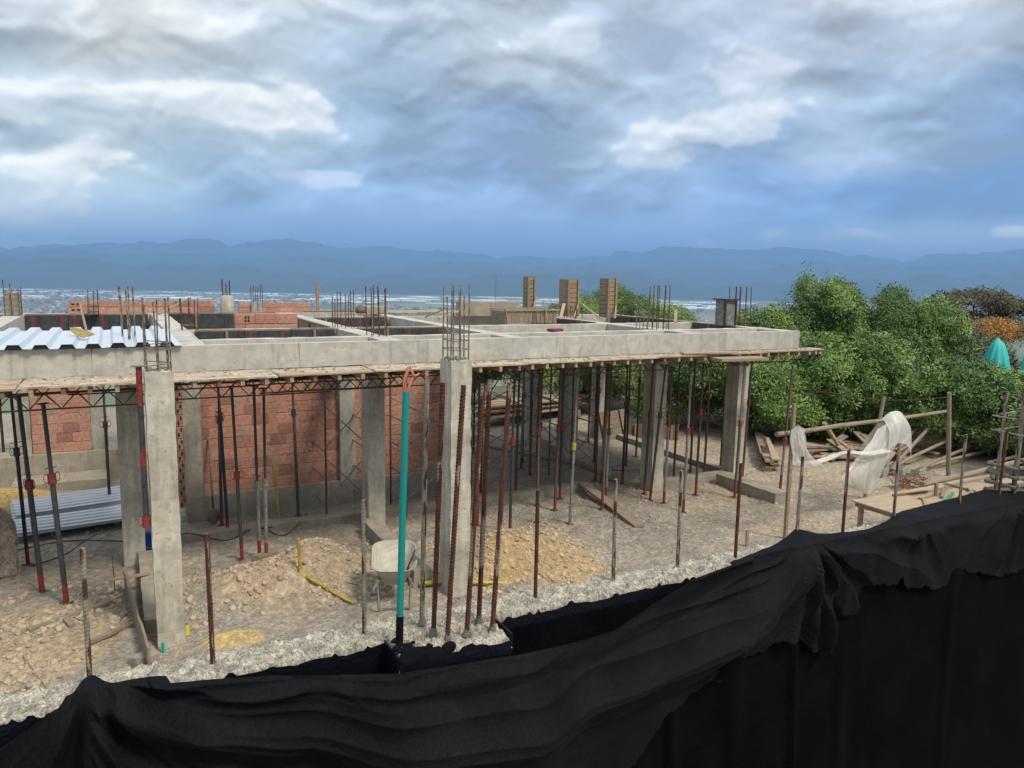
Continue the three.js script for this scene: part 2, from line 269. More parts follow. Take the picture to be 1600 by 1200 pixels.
// ================================================================== the setting
const FLOOR = { u0: -6, u1: 12.3, v0: -0.95, v1: 7 };
const gauss = (x, y, cx, cy, rx, ry) => Math.exp(-(((x - cx) / rx) ** 2 + ((y - cy) / ry) ** 2));
function groundY(u, v) {
  let y = (fbm(u * 0.7, v * 0.7, 4, 0, 201) - 0.5) * 0.10;
  const inside = sst(-0.9, 0.2, v) * (1 - sst(12, 13, u)) * (1 - sst(6.5, 8, v));
  y = mix(y, 0.0, inside * 0.9);
  // heaps of dug earth and the trench beside them
  const lump = 0.6 + 0.8 * fbm(u * 2.3, v * 2.3, 4, 0, 203);
  y += lump * (0.38 * gauss(u, v, 2.25, -3.1, 0.95, 0.6) + 0.22 * gauss(u, v, 1.0, -3.5, 0.7, 0.6) + 0.42 * gauss(u, v, 5.2, -3.7, 1.0, 0.55) + 0.14 * gauss(u, v, 5.1, -5.1, 1.2, 0.3) + 0.14 * gauss(u, v, -1.2, -3.9, 0.9, 1.0) + 0.10 * gauss(u, v, 0.8, -4.9, 0.35, 0.3));
  y -= 0.14 * gauss(u, v, 5.2, -4.55, 1.3, 0.22);
  y += 0.30 * gauss(u, v, -2.4, 2.6, 0.9, 0.8);
  y += (fbm(u * 4, v * 4, 4, 0, 205) - 0.5) * 0.10 * (1 - inside * 0.7);
  // bank under the bushes, then the hillside falls away to the plain
  const r = Math.hypot(Math.max(0, u - 24, -9 - u), Math.max(0, v - 11, -20 - v));
  y -= 0.10 * r + 0.0026 * Math.min(r, 180) ** 2 + (r > 180 ? (r - 180) * 0.3 : 0);
  if (r > 30) y += (fbm(u * 0.02, v * 0.02, 4, 0, 207) - 0.5) * Math.min(14, r * 0.06);
  return Math.max(y, -262);
}
function spread(lo, hi, cell, reach, grow) { const a = []; let s = cell, x = lo; while (x > lo - reach) { s *= grow; x -= s; a.unshift(x); } for (x = lo; x <= hi + 1e-6; x += cell) a.push(x); s = cell; x = hi; while (x < hi + reach) { s *= grow; x += s; a.push(x); } return a; }
function sheet(us, vs, hgt, col) {
  const nu = us.length, nv = vs.length, pos = new Float32Array(nu * nv * 3), uv = new Float32Array(nu * nv * 2), c = col ? new Float32Array(nu * nv * 3) : null, idx = [];
  for (let j = 0; j < nv; j++) for (let i = 0; i < nu; i++) {
    const k = j * nu + i; pos[k * 3] = us[i]; pos[k * 3 + 1] = hgt(us[i], vs[j]); pos[k * 3 + 2] = -vs[j]; uv[k * 2] = us[i]; uv[k * 2 + 1] = vs[j];
    if (c) { const q = col(us[i], vs[j], pos[k * 3 + 1]); c[k * 3] = q[0]; c[k * 3 + 1] = q[1]; c[k * 3 + 2] = q[2]; }
    if (i && j) { const a = k - nu - 1, b = k - nu, d = k - 1; idx.push(a, b, k, a, k, d); }
  }
  const g = new THREE.BufferGeometry(); g.setAttribute('position', new THREE.BufferAttribute(pos, 3)); g.setAttribute('uv', new THREE.BufferAttribute(uv, 2)); if (c) g.setAttribute('color', new THREE.BufferAttribute(c, 3)); g.setIndex(idx); g.computeVertexNormals(); return g;
}
function earthColour(u, v) {
  const n = (fbm(u * 1.1, v * 1.1, 4, 0, 211) - 0.5) * 1.6, f = (fbm(u * 4, v * 4, 3, 0, 212) - 0.5) * 0.8;
  const grey = [0.43, 0.395, 0.34], tan = [0.53, 0.435, 0.31], ochre = [0.57, 0.43, 0.25], dust = [0.52, 0.45, 0.355], floor = grey;
  let c = grey;
  c = mix3(c, tan, sst(0.25, 0.6, gauss(u, v, 1.9, -3.35, 1.5, 0.95) + n * 0.3));
  c = mix3(c, tan, sst(0.35, 0.7, (u < -0.1 ? gauss(u, v, -1.6, -3.9, 1.7, 1.5) : 0) + n * 0.3));
  c = mix3(c, ochre, sst(0.3, 0.6, gauss(u, v, 5.3, -4.4, 1.15, 0.95) + f * 0.3 + n * 0.15));
  c = mix3(c, dust, sst(9.2, 11.5, u + n * 2.2 - v * 0.1) * sst(0.5, -0.4, Math.abs(u - 12) < 0.5 ? 0 : -0.5));
  c = mix3(c, dust, sst(12.2, 13.4, u + n));
  c = mix3(c, floor, sst(-1.1, -0.5, v + n * 0.3) * (1 - sst(12, 12.8, u)) * (1 - sst(6.4, 7.4, v)));
  c = mix3(c, [0.76, 0.57, 0.25], sst(0.4, 0.62, gauss(u, v, 0.82, -4.92, 0.42, 0.26) + f * 0.25));
  c = mix3(c, [0.76, 0.54, 0.20], sst(0.35, 0.6, gauss(u, v, -2.4, 2.6, 1.0, 0.9) + f * 0.2));
  const green = sst(26, 40, u + n * 4) + sst(10, 15, v + n * 3) * sst(2, -2, 6 - u) + sst(24, 34, v);
  return mix3(c, mul([0.16, 0.20, 0.08], 0.8 + n * 0.3), clamp(green));
}
const earthMat = std(L(1.0, 1.0, 1.0), { vertexColors: true, map: rep(texEarth, 0.36, 0.36), bumpMap: rep(bumpEarth, 0.42, 0.42), bumpScale: 0.03, roughness: 0.97 });
setting('ground', sheet(spread(-4, 16, 0.09, 1500, 1.16), spread(-7.5, 6.5, 0.09, 1500, 1.16), groundY, earthColour), earthMat);

// the plain far below, patchwork of fields
const plainMat = std(L(1, 1, 1), { vertexColors: true, roughness: 1 });
{
  const g = [], lo = -26000, hi = 44000; for (let i = 0; i <= 150; i++) g.push(lo + (hi - lo) * i / 150);
  const vv = []; for (let j = 0; j <= 150; j++) vv.push(-2500 + 34000 * (j / 150) ** 1.3);
  setting('plain', sheet(g, vv, (u, v) => -250 + (fbm(u / 2600, v / 2600, 3, 0, 221) - 0.5) * 24, (u, v) => { const k = vnoise(u / 420, v / 420, 0, 222), b = fbm(u / 3000, v / 3000, 3, 0, 223); return k > 0.62 ? [0.22, 0.21, 0.13] : k > 0.4 ? [0.10, 0.14, 0.06] : mul([0.16, 0.19, 0.09], 0.7 + b * 0.6); }), plainMat);
}
const forestMat = std(L(0.04, 0.058, 0.028), { roughness: 1 });   // the same forest green on every range
// mountain ranges beyond the plain: profile heights along the view, in metres above the plain's eye level
function range(dist, depth, prof, rough_, seed, lowest) {
  const fwd = [Math.sin(27.5 * D2R), Math.cos(27.5 * D2R)], side = [Math.cos(27.5 * D2R), -Math.sin(27.5 * D2R)];   // in u, v
  const N = 420, Mr = 26, pos = new Float32Array((N + 1) * (Mr + 1) * 3), idx = [];
  const top = (t) => { let k = 0; while (k < prof.length - 2 && prof[k + 1][0] < t) k++; const [x0, y0] = prof[k], [x1, y1] = prof[k + 1]; return mix(y0, y1, sst(0, 1, (t - x0) / (x1 - x0))); };
  for (let i = 0; i <= N; i++) for (let j = 0; j <= Mr; j++) {
    const t = -1.15 + 2.3 * i / N, s = j / Mr, front = s < 0.6 ? s / 0.6 : 1 - (s - 0.6) / 0.4;
    const across = t * dist, away = dist + (s - 0.6) * depth * 1.4;
    const u = across * side[0] + away * fwd[0], v = across * side[1] + away * fwd[1];
    const sp = fbm(t * 9 * 1.0 + seed, s * 3.2, 5, 0, seed), rid = 1 - Math.abs(fbm(t * 22, s * 2.0 + seed, 4, 0, seed + 3) * 2 - 1);
    const crest = top(t) + rough_ * (fbm(t * 26, seed, 5, 0, seed + 9) - 0.5) + 0.35 * rough_ * (1 - 2 * Math.abs(2 * fbm(t * 34, seed, 3, 0, seed + 30) - 1));
    const y = -270 + (crest + 270) * (front ** 0.85) * (1 - 0.30 * (1 - front) * (sp + rid * 0.7)) ;
    const k = (i * (Mr + 1) + j) * 3; pos[k] = u; pos[k + 1] = Math.max(lowest, y); pos[k + 2] = -v;
    
    if (i && j) { const a = (i - 1) * (Mr + 1) + j - 1, b = i * (Mr + 1) + j - 1; idx.push(a, b, b + 1, a, b + 1, a + 1); }
  }
  const g = new THREE.BufferGeometry(); g.setAttribute('position', new THREE.BufferAttribute(pos, 3)); g.setIndex(idx); g.computeVertexNormals();
  setting('mountains', g, forestMat);
}
range(21500, 5200, [[-1.2, 560], [-0.72, 470], [-0.667, 480], [-0.58, 560], [-0.45, 760], [-0.39, 850], [-0.36, 700], [-0.285, 900], [-0.22, 690], [-0.12, 620], [-0.03, 500], [0.05, 520], [0.14, 690], [0.25, 870], [0.33, 890], [0.42, 760], [0.5, 600], [0.58, 760], [0.667, 1050], [0.8, 1100], [1.2, 900]], 240, 7, -300);
range(15500, 3600, [[-1.2, 320], [-0.75, 220], [-0.66, 280], [-0.6, 330], [-0.5, 270], [-0.42, 330], [-0.33, 220], [-0.24, 260], [-0.14, 150], [-0.05, 240], [0.04, 180], [0.12, 300], [0.19, 170], [0.3, 250], [0.4, 350], [0.5, 310], [0.58, 430], [0.68, 520], [0.8, 620], [1.2, 420]], 190, 13, -300);
range(11200, 2600, [[-1.2, 120], [-0.72, 40], [-0.60, 130], [-0.56, 150], [-0.47, 60], [-0.38, 70], [-0.28, -40], [-0.16, -70], [-0.05, -20], [0.05, 20], [0.14, 70], [0.19, 10], [0.24, -110], [0.34, -60], [0.45, 40], [0.6, 130], [0.8, 200], [1.2, 120]], 130, 23, -300);
// the town and the long plastic greenhouses on the plain: a far-off mass
{
  const fwd = [Math.sin(27.5 * D2R), Math.cos(27.5 * D2R)], side = [Math.cos(27.5 * D2R), -Math.sin(27.5 * D2R)], q = mulberry(77);
  const put = (name, n, make, mat, cols, label) => {
    const im = new THREE.InstancedMesh(new THREE.BoxGeometry(1, 1, 1).translate(0, 0.5, 0), mat, n), m = new THREE.Matrix4(), e = new THREE.Quaternion(), c = new THREE.Color();
    for (let i = 0; i < n; i++) {
      const [across, away, w, h, d, turn] = make(q), u = across * side[0] + away * fwd[0], v = across * side[1] + away * fwd[1];
      e.setFromAxisAngle(V3(0, 1, 0), turn); m.compose(V3(u, -250 + (fbm(u / 2600, v / 2600, 3, 0, 221) - 0.5) * 24 - 1, -v), e, V3(w, h, d)); im.setMatrixAt(i, m); im.setColorAt(i, c.setRGB(...cols[Math.floor(q() * cols.length)]));
    }
    im.name = name; im.castShadow = im.receiveShadow = true; tag(im, label, 'town', null, 'stuff'); scene.add(im);
  };
  put('town_houses', 5200, (q) => { let t, a; do { t = -0.75 + 1.2 * q(); a = 4000 + 4600 * q() ** 1.1; } while (fbm(t * 9, a / 1700, 3, 0, 231) < 0.42 + 0.25 * sst(0.1, 0.5, t)); return [t * a, a, 9 + 22 * q(), 5 + 9 * q() ** 2, 9 + 18 * q(), q() * 3]; }, std(L(1, 1, 1), { roughness: 0.9 }), [[0.24, 0.23, 0.22], [0.34, 0.33, 0.32], [0.2, 0.12, 0.09], [0.2, 0.19, 0.18], [0.5, 0.5, 0.5]], 'small pale houses of the distant town on the plain');
  put('greenhouses', 260, (q) => { let t, a; do { t = -0.7 + 1.25 * q(); a = 6400 + 2300 * q(); } while (fbm(t * 14 + 3, a / 500, 2, 0, 233) < 0.5); return [t * a, a, 90 + 190 * q(), 6, 50 + 60 * q(), -27.5 * D2R + (q() - 0.5) * 0.3]; }, std(L(1, 1, 1), { roughness: 0.6 }), [[0.85, 0.87, 0.9], [0.9, 0.9, 0.9], [0.75, 0.8, 0.84]], 'long white plastic greenhouses on the far plain');
}

// ================================================================== the unfinished building
const house = thing('unfinished_building', 'unfinished two-storey house with bare concrete beams, columns and clay block walls', 'building');
const BT = 3.42, BB = 3.06;                       // top and underside of the roof beams
const wallOf = (name, u0, u1, y0, y1, v0, v1) => part(name, box(u0, u1, y0, y1, v0, v1), M.mortar, house);
// clay blocks, a few shared shapes
const brickGeos = new Map();
function brickGeo(l, h, d, k) {
  const key = [l.toFixed(2), h.toFixed(2), d.toFixed(2), k].join();
  if (!brickGeos.has(key)) {
    const g = new THREE.BoxGeometry(l, h, d, 2, 2, 1), p = g.attributes.position, uv = g.attributes.uv, n = g.attributes.normal;
    for (let i = 0; i < p.count; i++) {
      const x = p.getX(i), y = p.getY(i), z = p.getZ(i), a = Math.abs(n.getX(i)) > 0.5 ? z : x; uv.setXY(i, a / 0.3 + k * 0.37, (Math.abs(n.getY(i)) > 0.5 ? z : y) / 0.2 + 0.5 + k * 0.09 * 11 / 11);
      const s = (c) => (n3(x * 20, y * 20, z * 20, k * 7 + c) - 0.5) * 0.006; p.setXYZ(i, x + s(1), y + s(2), z + s(3));
    }
    brickGeos.set(key, g);
  }
  return brickGeos.get(key);
}
// blocks of a straight wall along u; front face at v = vf
function layBricks(wall, u0, u1, y0, y1, vf, len, hgt, thick, seed, open) {
  const q = mulberry(seed), rows = Math.round((y1 - y0) / hgt), rh = (y1 - y0) / rows;
  for (let r = 0; r < rows; r++) {
    let u = u0 - (r % 2 ? len / 2 : 0) - q() * 0.05;
    while (u < u1 - 0.03) {
      const a = Math.max(u, u0), b = Math.min(u + len, u1); u += len;
      if (b - a < 0.06) continue;
      const l = Math.round((b - a - 0.012) / 0.03) * 0.03, k = Math.floor(q() * 4);
      let tone = Math.floor(q() * q() * 6); if (seed === 41 && q() < 0.13) tone = 4;
      const o = part('brick', brickGeo(l, rh - 0.013, thick, k), brickMats[tone], wall);
      o.position.set((a + b) / 2, y0 + (r + 0.5) * rh + (q() - 0.5) * 0.004, -(vf + thick / 2 + (q() - 0.5) * 0.008)); o.rotation.z = (q() - 0.5) * 0.012;
    }
  }
}
function mortarBlobs(wall, u0, u1, y0, y1, vf, n, seed) {
  const q = mulberry(seed), gs = [];
  for (let i = 0; i < n; i++) { const g = new THREE.IcosahedronGeometry(1, 2), p = g.attributes.position; for (let k = 0; k < p.count; k++) { const f = 0.65 + 0.7 * n3(p.getX(k) * 2 + i, p.getY(k) * 2, p.getZ(k) * 2, seed); p.setXYZ(k, p.getX(k) * f, p.getY(k) * f, p.getZ(k) * f); } g.scale(0.02 + 0.05 * q(), 0.03 + 0.09 * q(), 0.012); g.translate(mix(u0, u1, q()), mix(y0, y1, q()), -(vf + 0.002)); g.computeVertexNormals(); gs.push(g); }
  part('mortar_smears', merge(gs), M.mortar, wall);
}
// columns: 0.30 wide, 0.40 deep, with the bars that stick up through the roof
const barGeo = (h) => rod(V3(0, 0, 0), V3(0, h, 0), 0.0085, 0.0085, 6);
function starters(parent, u, v, y0, tops, w = 0.24, d = 0.32, rings = [], mat = M.rust, r = 0.0085) {
  const spots = [[-1, -1], [0, -1], [1, -1], [-1, 1], [0, 1], [1, 1], [-1, 0], [1, 0]];
  tops.forEach((t, i) => { const [a, b] = spots[i % 8]; const x = u + a * w / 2 + rr(-0.012, 0.012), z = -(v + b * d / 2 + rr(-0.012, 0.012)); part('starter_bar', rod(V3(x, y0 - 0.05, z), V3(x + rr(-0.02, 0.02), t, z + rr(-0.02, 0.02)), r, r, 6), mat, parent); });
  for (const y of rings) { const a = w / 2 + 0.012, b = d / 2 + 0.012, t = rr(-0.03, 0.03); const c = [[-a, -b], [a, -b], [a, b], [-a, b]].map(([x, z], k) => V3(u + x, y + t * (k % 2 ? 1 : -1) * 0.5, -(v + z))); part('stirrup', merge([0, 1, 2, 3].map((k) => rod(c[k], c[(k + 1) % 4], 0.006, 0.006, 5))), mat === M.rust ? M.crust : mat, parent); }
}
let colSeed = 300;
function column(u, v, y1 = BB, mat = M.concreteWarm, w = 0.3, d = 0.4) { const seed = colSeed++; return part('column', rough(u - w / 2, u + w / 2, -0.1, y1, v - d / 2, v + d / 2, 0.09, 0.005, seed), mat, house); }
const c208 = column(-0.16, -1.5), c590 = column(3.62, -1.5), cD = column(9.72, -1.45), cE = column(12.04, -1.4);
const c300 = column(0.86, 0.31, BB, M.concreteGrey), c540 = column(3.62, 0.31, BB, M.concreteGrey);
const cB = column(9.54, 1.65), cA = column(9.67, 3.85), cC = column(11.75, 3.6);
const c150 = column(-0.66, 4.22, BB, M.concreteGrey, 0.26, 0.3), cL = column(-2.02, 4.2, BB, M.concreteGrey, 0.26, 0.3);
const cF1 = column(-2.16, 5.85), cF2 = column(2.22, 5.9), cF3 = column(2.93, 5.9), cF4 = column(6.1, 5.85), cF5 = column(-0.66, 5.85);
column(-3.6, -1.5); column(6.2, 3.8);

// roof beams along the front (v spans) and across (u spans); crossing pieces butt against the long ones, 5 mm lower
let bs = 500;
const beam = (u0, u1, v0, v1, dy = 0, mat = M.concrete, y0 = BB) => part('beam', rough(u0, u1, y0, BT - dy, v0, v1, 0.13, 0.005, bs++), mat, house);
const U0 = -4.4, U1 = 12.28;
// front beam cast in lengths: the construction joints show
for (const [a, b] of [[U0, -1.9], [-1.9, -0.55], [-0.55, 2.1], [2.1, 4.62], [4.62, 6.95], [6.95, 9.0], [9.0, U1]]) beam(a + 0.0004, b - 0.0004, -2.86 + rr(-0.003, 0.003), -2.72, 0, M.concrete);
beam(U0, U1, -2.02, -1.8); beam(U0, U1, 0.0, 0.24); beam(3.42, 9.43, 3.6, 3.84, 0.002); beam(U0, 9.43, 5.72, 6.05);
const crossers = [[-2.35, -2.0], [0.5, 0.86], [3.4, 3.74], [5.62, 5.92], [9.45, 9.8], [11.92, 12.27]];
const gaps = [[-2.72, -2.02], [-1.8, 0.0], [0.24, 3.6], [3.84, 5.72]];
crossers.forEach(([a, b], i) => gaps.forEach(([c, d], j) => { if (i === 5 && j > 2) return; if (i < 2 && j === 3) return; beam(a, b, c + 0.002, (i < 2 && j === 2 ? 5.72 : d) - 0.002, 0.005 + 0.002 * ((i + j) % 2)); }));
beam(9.45 + 0.36, 11.9, 3.6, 3.9, 0.004);
// brick walls on a concrete plinth
part('plinth', rough(0.72, 6.1, -0.1, 0.46, 0.1, 0.5, 0.14, 0.012, 801), M.concreteDark, house);
part('plinth', rough(-2.6, -0.3, -0.1, 0.62, 3.95, 4.5, 0.14, 0.012, 802), M.concreteDark, house);
part('plinth', rough(-2.2, -0.5, -0.1, 0.22, 3.1, 3.94, 0.14, 0.015, 803), M.concreteDark, house);
{
  const w1 = wallOf('brick_wall', 1.02, 5.62, 0.46, BB - 0.004, 0.238, 0.33);
  layBricks(w1, 1.02, 3.46, 0.462, 3.055, 0.23, 0.30, 0.2, 0.095, 41); layBricks(w1, 3.78, 5.62, 0.462, 3.055, 0.23, 0.30, 0.2, 0.095, 42);
  mortarBlobs(w1, 1.1, 3.4, 0.6, 3.0, 0.23, 16, 5); mortarBlobs(w1, 3.85, 5.5, 0.6, 3.0, 0.23, 12, 6);
  const w2 = wallOf('brick_wall', -1.88, -0.80, 0.62, BB - 0.004, 4.108, 4.2);
  layBricks(w2, -1.88, -0.80, 0.622, 3.055, 4.1, 0.30, 0.2, 0.095, 43); mortarBlobs(w2, -1.8, -0.9, 0.7, 2.9, 4.1, 22, 7);
  // a cross wall seen end on: black patches paint the shade in the block cores
  const w3 = wallOf('brick_wall', 0.585, 0.675, 0.4, BB - 0.004, -0.06, 0.9);
  for (let r = 0; r < 13; r++) { const y = 0.41 + r * 0.203; const o = part('brick', brickGeo(0.09, 0.19, 0.27, r % 4), brickMats[r % 3], w3); o.position.set(0.63, y + 0.1, 0.2); for (const k of [-1, 1]) part('core_shade', lbox(0.026, 0.06, 0.006, 0.63 + k * 0.02, y + 0.1 + k * 0.04, 0.3375), M.black, w3); }
  // low parapets of laid blocks along the back edge
  const p1 = wallOf('brick_wall', -1.14, 1.94, BT + 0.002, BT + 0.27, 5.93, 6.0); layBricks(p1, -1.16, 1.95, BT + 0.004, BT + 0.285, 5.92, 0.4, 0.14, 0.11, 44);
  const p2 = wallOf('brick_wall', 2.5, 4.2, BT + 0.002, BT + 0.24, 5.83, 5.9); layBricks(p2, 2.48, 4.25, BT + 0.004, BT + 0.25, 5.82, 0.33, 0.125, 0.11, 45);
  const p3 = wallOf('brick_wall', 1.78, 2.9, BB, BT + 0.20, 1.12, 1.2); layBricks(p3, 1.76, 2.92, BB, BT + 0.22, 1.1, 0.42, 0.19, 0.2, 46);
  for (const k of [-1, 1]) for (const m of [-1, 1]) part('core_shade', lbox(0.03, 0.045, 0.006, 1.98 + k * 0.028, BT + 0.12 + m * 0.032, -1.096), M.black, p3);  // black slabs stand in for the shade inside the pier block holes
  for (const k of [-1, 1]) for (const m of [-1, 1]) part('core_shade', lbox(0.06, 0.035, 0.006, -1.02 + k * 0.05, BT + 0.145 + m * 0.065, -5.912), M.black, p1);  // shaded block holes painted as black slabs on the parapet face
}
// grade beams and kerbs on the ground
for (const [a, b, h, c, d] of [[3.34, 3.6, 0.26, -4.3, -1.72], [-0.12, 0.1, 0.22, -4.3, -1.72], [9.9, 11.9, 0.16, -1.62, -1.3], [0.55, 8.55, 0.13, -1.0, -0.72], [11.95, 12.25, 0.14, -1.1, 3.4], [9.5, 9.75, 0.14, 1.9, 3.6]]) part('grade_beam', rough(a, b, -0.15, h, c, d, 0.12, 0.012, bs++), M.concreteDark, house);
part('grade_beam', rough(11.25, 11.62, -0.15, 0.24, -3.45, -1.75, 0.12, 0.012, bs++), M.concreteDark, house);
part('roof_kerb', rough(7.3, 8.95, BT + 0.002, BT + 0.36, 3.3, 3.5, 0.12, 0.01, bs++), M.concreteDark, house);
part('roof_kerb', rough(5.95, 9.4, BT - 0.2, BT + 0.05, 4.6, 5.7, 0.2, 0.05, bs++), M.rubble, house);
// bars standing out of the columns
starters(cF1, -2.16, 5.3, BT, [4.16, 4.1, 4.0, 4.17, 3.98, 4.02, 3.95], 0.28, 0.3, [3.5, 3.62, 3.74, 3.86, 3.95]);
part('column_stub', rough(-2.3, -2.02, BT, 3.9, 5.2, 5.5, 0.08, 0.008, 901), M.concreteDark, cF1);
starters(cF5, -0.66, 5.55, BT, [3.97, 3.95, 3.97, 3.94, 3.9, 3.97], 0.2, 0.22, [3.62, 3.5]);
part('column_stub', rough(-0.77, -0.55, BT, 3.62, 5.45, 5.66, 0.08, 0.008, 902), M.wood, cF5);
starters(c208, -0.08, -1.7, BT, [4.2, 4.19, 4.2, 4.18, 4.2, 4.19], 0.16, 0.22, [], M.crust, 0.011);
starters(c300, 0.88, 0.2, BT, [3.97, 3.93, 3.97, 3.95, 3.97, 3.93, 3.96], 0.24, 0.26, [3.5]);
starters(cF2, 2.22, 5.88, BT, [4.24, 4.1, 4.2, 4.22, 4.15, 4.2], 0.16, 0.2, [3.9]);
part('column_stub', rough(2.08, 2.36, BT, 3.84, 5.72, 6.02, 0.08, 0.006, 903), M.concreteWarm, cF2);
starters(cF3, 2.93, 5.88, BT, [4.1, 4.06, 4.1, 4.08, 4.05, 4.1], 0.24, 0.26, []);
part('column_stub', rough(2.78, 3.1, BT, 3.68, 5.74, 6.02, 0.08, 0.006, 904), M.concreteGrey, cF3);
starters(c540, 3.56, 0.12, BT, [4.1, 4.06, 4.12, 4.0, 4.08, 4.03, 3.96, 4.1], 0.3, 0.32, [3.75]);
starters(c590, 3.58, -1.85, BT, [4.22, 4.24, 4.2, 4.23, 4.25, 4.2], 0.24, 0.3, []);
part('starter_bar', rod(V3(3.75, BT, 1.8), V3(3.75, 4.2, 1.8), 0.014, 0.014, 6), M.crust, c590);
starters(cD, 9.52, -1.7, BT, [4.3, 4.28, 4.31, 4.27, 4.3, 4.29, 3.8, 4.31], 0.28, 0.32, []);
for (let i = 0; i < 4; i++) part('starter_bar', rod(V3(8.98 + i * 0.1, BT, 1.7 - i * 0.02), V3(8.98 + i * 0.1, 3.82 + 0.03 * (i % 2), 1.7), 0.009, 0.009, 6), M.crust, cD);
starters(cE, 12.2, -1.2, BT, [4.28, 4.29, 4.28, 4.27, 4.29, 4.28, 4.28, 4.29], 0.3, 0.32, [3.6]);
starters(cB, 10.12, 2.5, BT, [3.72, 3.74, 3.7, 3.73, 3.72, 3.74, 3.7], 0.34, 0.3, []);

// two free-standing columns in front of the building
function freeColumn(u, v, label, tops, rings, seed) {
  const t = thing('concrete_column', label, 'column', [u, 0, v], 0, 'free-standing columns in front of the beam');
  part('shaft', rough(-0.15, 0.15, -0.15, 3.3, -0.2, 0.2, 0.045, 0.007, seed), M.concreteWarm, t);
  const crown = []; const q = mulberry(seed); for (let i = 0; i < 26; i++) { const g = new THREE.IcosahedronGeometry(0.014 + 0.018 * q(), 0); g.translate((q() - 0.5) * 0.26, 3.3 + 0.006 * q(), (q() - 0.5) * 0.36); crown.push(g); }
  part('rough_top', merge(crown), M.rubble, t);
  starters(t, 0, 0, 3.3, tops, 0.24, 0.3, rings, M.crust, 0.0095);
  return t;
}
freeColumn(0.15, -4.52, 'free-standing concrete column with a steel prop tied to its side', [4.13, 4.08, 4.14, 4.13, 4.1, 4.12, 4.05, 4.12], [3.38, 3.56, 3.62], 71);
freeColumn(3.87, -4.52, 'free-standing concrete column beside the yellow pipe elbow', [4.3, 4.31, 4.32, 4.27, 4.31, 4.2, 4.15, 4.16], [3.44, 3.56, 3.66], 72);

// ================================================================== formwork on the roof
// black-faced form boards leaning on the beam sides, ends banded red
function formBoards(u0, u1, y0, y1, v, n, label, redAt = []) {
  for (let i = 0; i < n; i++) {
    const a = mix(u0, u1, i / n), b = mix(u0, u1, (i + 1) / n), t = thing('form_board', label, 'form board', [(a + b) / 2, y0, v], 0, 'black form boards against the roof beams');
    const w = b - a - 0.012, h = y1 - y0 - rr(0, 0.012);
    part('panel', lbox(w, h, 0.018, 0, h / 2, 0.0), M.formBlack, t);
    part('top_rail', lbox(w, 0.028, 0.05, 0, h + 0.015, -0.016), M.woodGrey, t);
    if (redAt.includes(i)) for (const s of [-1, 1]) part('red_band', lbox(0.06, h * 0.96, 0.004, s * (w / 2 - 0.09 - 0.05 * rnd()), h / 2, 0.0115), M.formRed, t);
    else part('stud', lbox(0.045, h * 0.97, 0.035, rr(-0.2, 0.2) * w, h / 2, 0.03), M.woodGrey, t);
  }
}
formBoards(-1.98, 0.45, BB, BT - 0.015, 5.66, 3, 'black form board below the long block parapet at the back of the roof', [0, 1]);
formBoards(0.9, 3.35, BB, BT - 0.015, 5.66, 2, 'black form board at the back of the roof beside the tall concrete stub', []);
formBoards(0.95, 3.36, BB, BT - 0.015, -0.035, 3, 'black form board on the middle beam beside the brick pier', [1]);
formBoards(3.78, 5.58, BB, BT - 0.015, -0.035, 2, 'black form board on the middle beam behind the tall starter bars', [1]);
formBoards(3.8, 5.56, BB, BT - 0.02, 3.54, 3, 'black form board between two cross beams, red band in the middle', [1]);
// boards on the sides of cross beams
function sideBoards(u, v0, v1, n, label, mat = M.formBlack) {
  for (let i = 0; i < n; i++) {
    const a = mix(v0, v1, i / n), b = mix(v0, v1, (i + 1) / n), t = thing('form_board', label, 'form board', [u, BB, (a + b) / 2], 0, 'form boards along the cross beams'), w = b - a - 0.012, h = BT - BB - rr(0.01, 0.02);
    part('panel', lbox(0.018, h, w, 0, h / 2, 0), mat, t); part('top_rail', lbox(0.05, 0.028, w, 0.012, h + 0.014, 0), M.woodGrey, t); part('stud', lbox(0.035, h * 0.96, 0.05, -0.028, h / 2, rr(-0.3, 0.3) * w), i % 2 ? M.formRed : M.woodGrey, t);
  }
}
sideBoards(3.365, 0.45, 3.4, 3, 'weathered form board along the cross beam with the red stud', M.woodGrey);
sideBoards(9.415, 0.45, 3.4, 3, 'black form board along the cross beam by the timber column forms');
sideBoards(11.885, -1.4, 3.4, 4, 'black form board along the end beam of the roof');
// column forms of stacked planks
function columnForm(u, v, y1, w, d, label, seed) {
  const t = thing('column_form', label, 'column form', [u, BT + 0.004, v], rr(-0.06, 0.06), 'plank column forms on the roof'), h = y1 - BT, q = mulberry(seed), n = Math.round(h / 0.115);
  for (let i = 0; i < n; i++) { const y = (i + 0.5) * h / n, s = h / n - 0.012; part('plank', lbox(w, s, 0.022, 0, y, d / 2 + (q() - 0.5) * 0.006), q() < 0.3 ? M.woodGrey : M.wood, t); part('plank', lbox(0.022, s, d - 0.03, -w / 2 + (q() - 0.5) * 0.006, y, 0), M.woodGrey, t); }
  part('plank', lbox(0.024, h, d - 0.03, w / 2, h / 2, 0), M.wood, t); part('plank', lbox(w, h, 0.022, 0, h / 2, -d / 2), M.woodGrey, t);
  for (const s of [-1, 1]) part('batten', lbox(0.05, h * 0.99, 0.04, s * (w / 2 - 0.03), h / 2, d / 2 + 0.034), s > 0 ? M.wood : M.woodGrey, t);
  part('brace', rod(V3(w * 0.35, h * 0.3, d / 2 + 0.06), V3(-w * 0.4, -0.0, d / 2 + 0.32), 0.02, 0.02, 5), M.woodPale, t);
}
columnForm(10.3, 5.2, 4.42, 0.27, 0.22, 'tallest timber column form on the roof, farthest back beside the thin rod', 81);
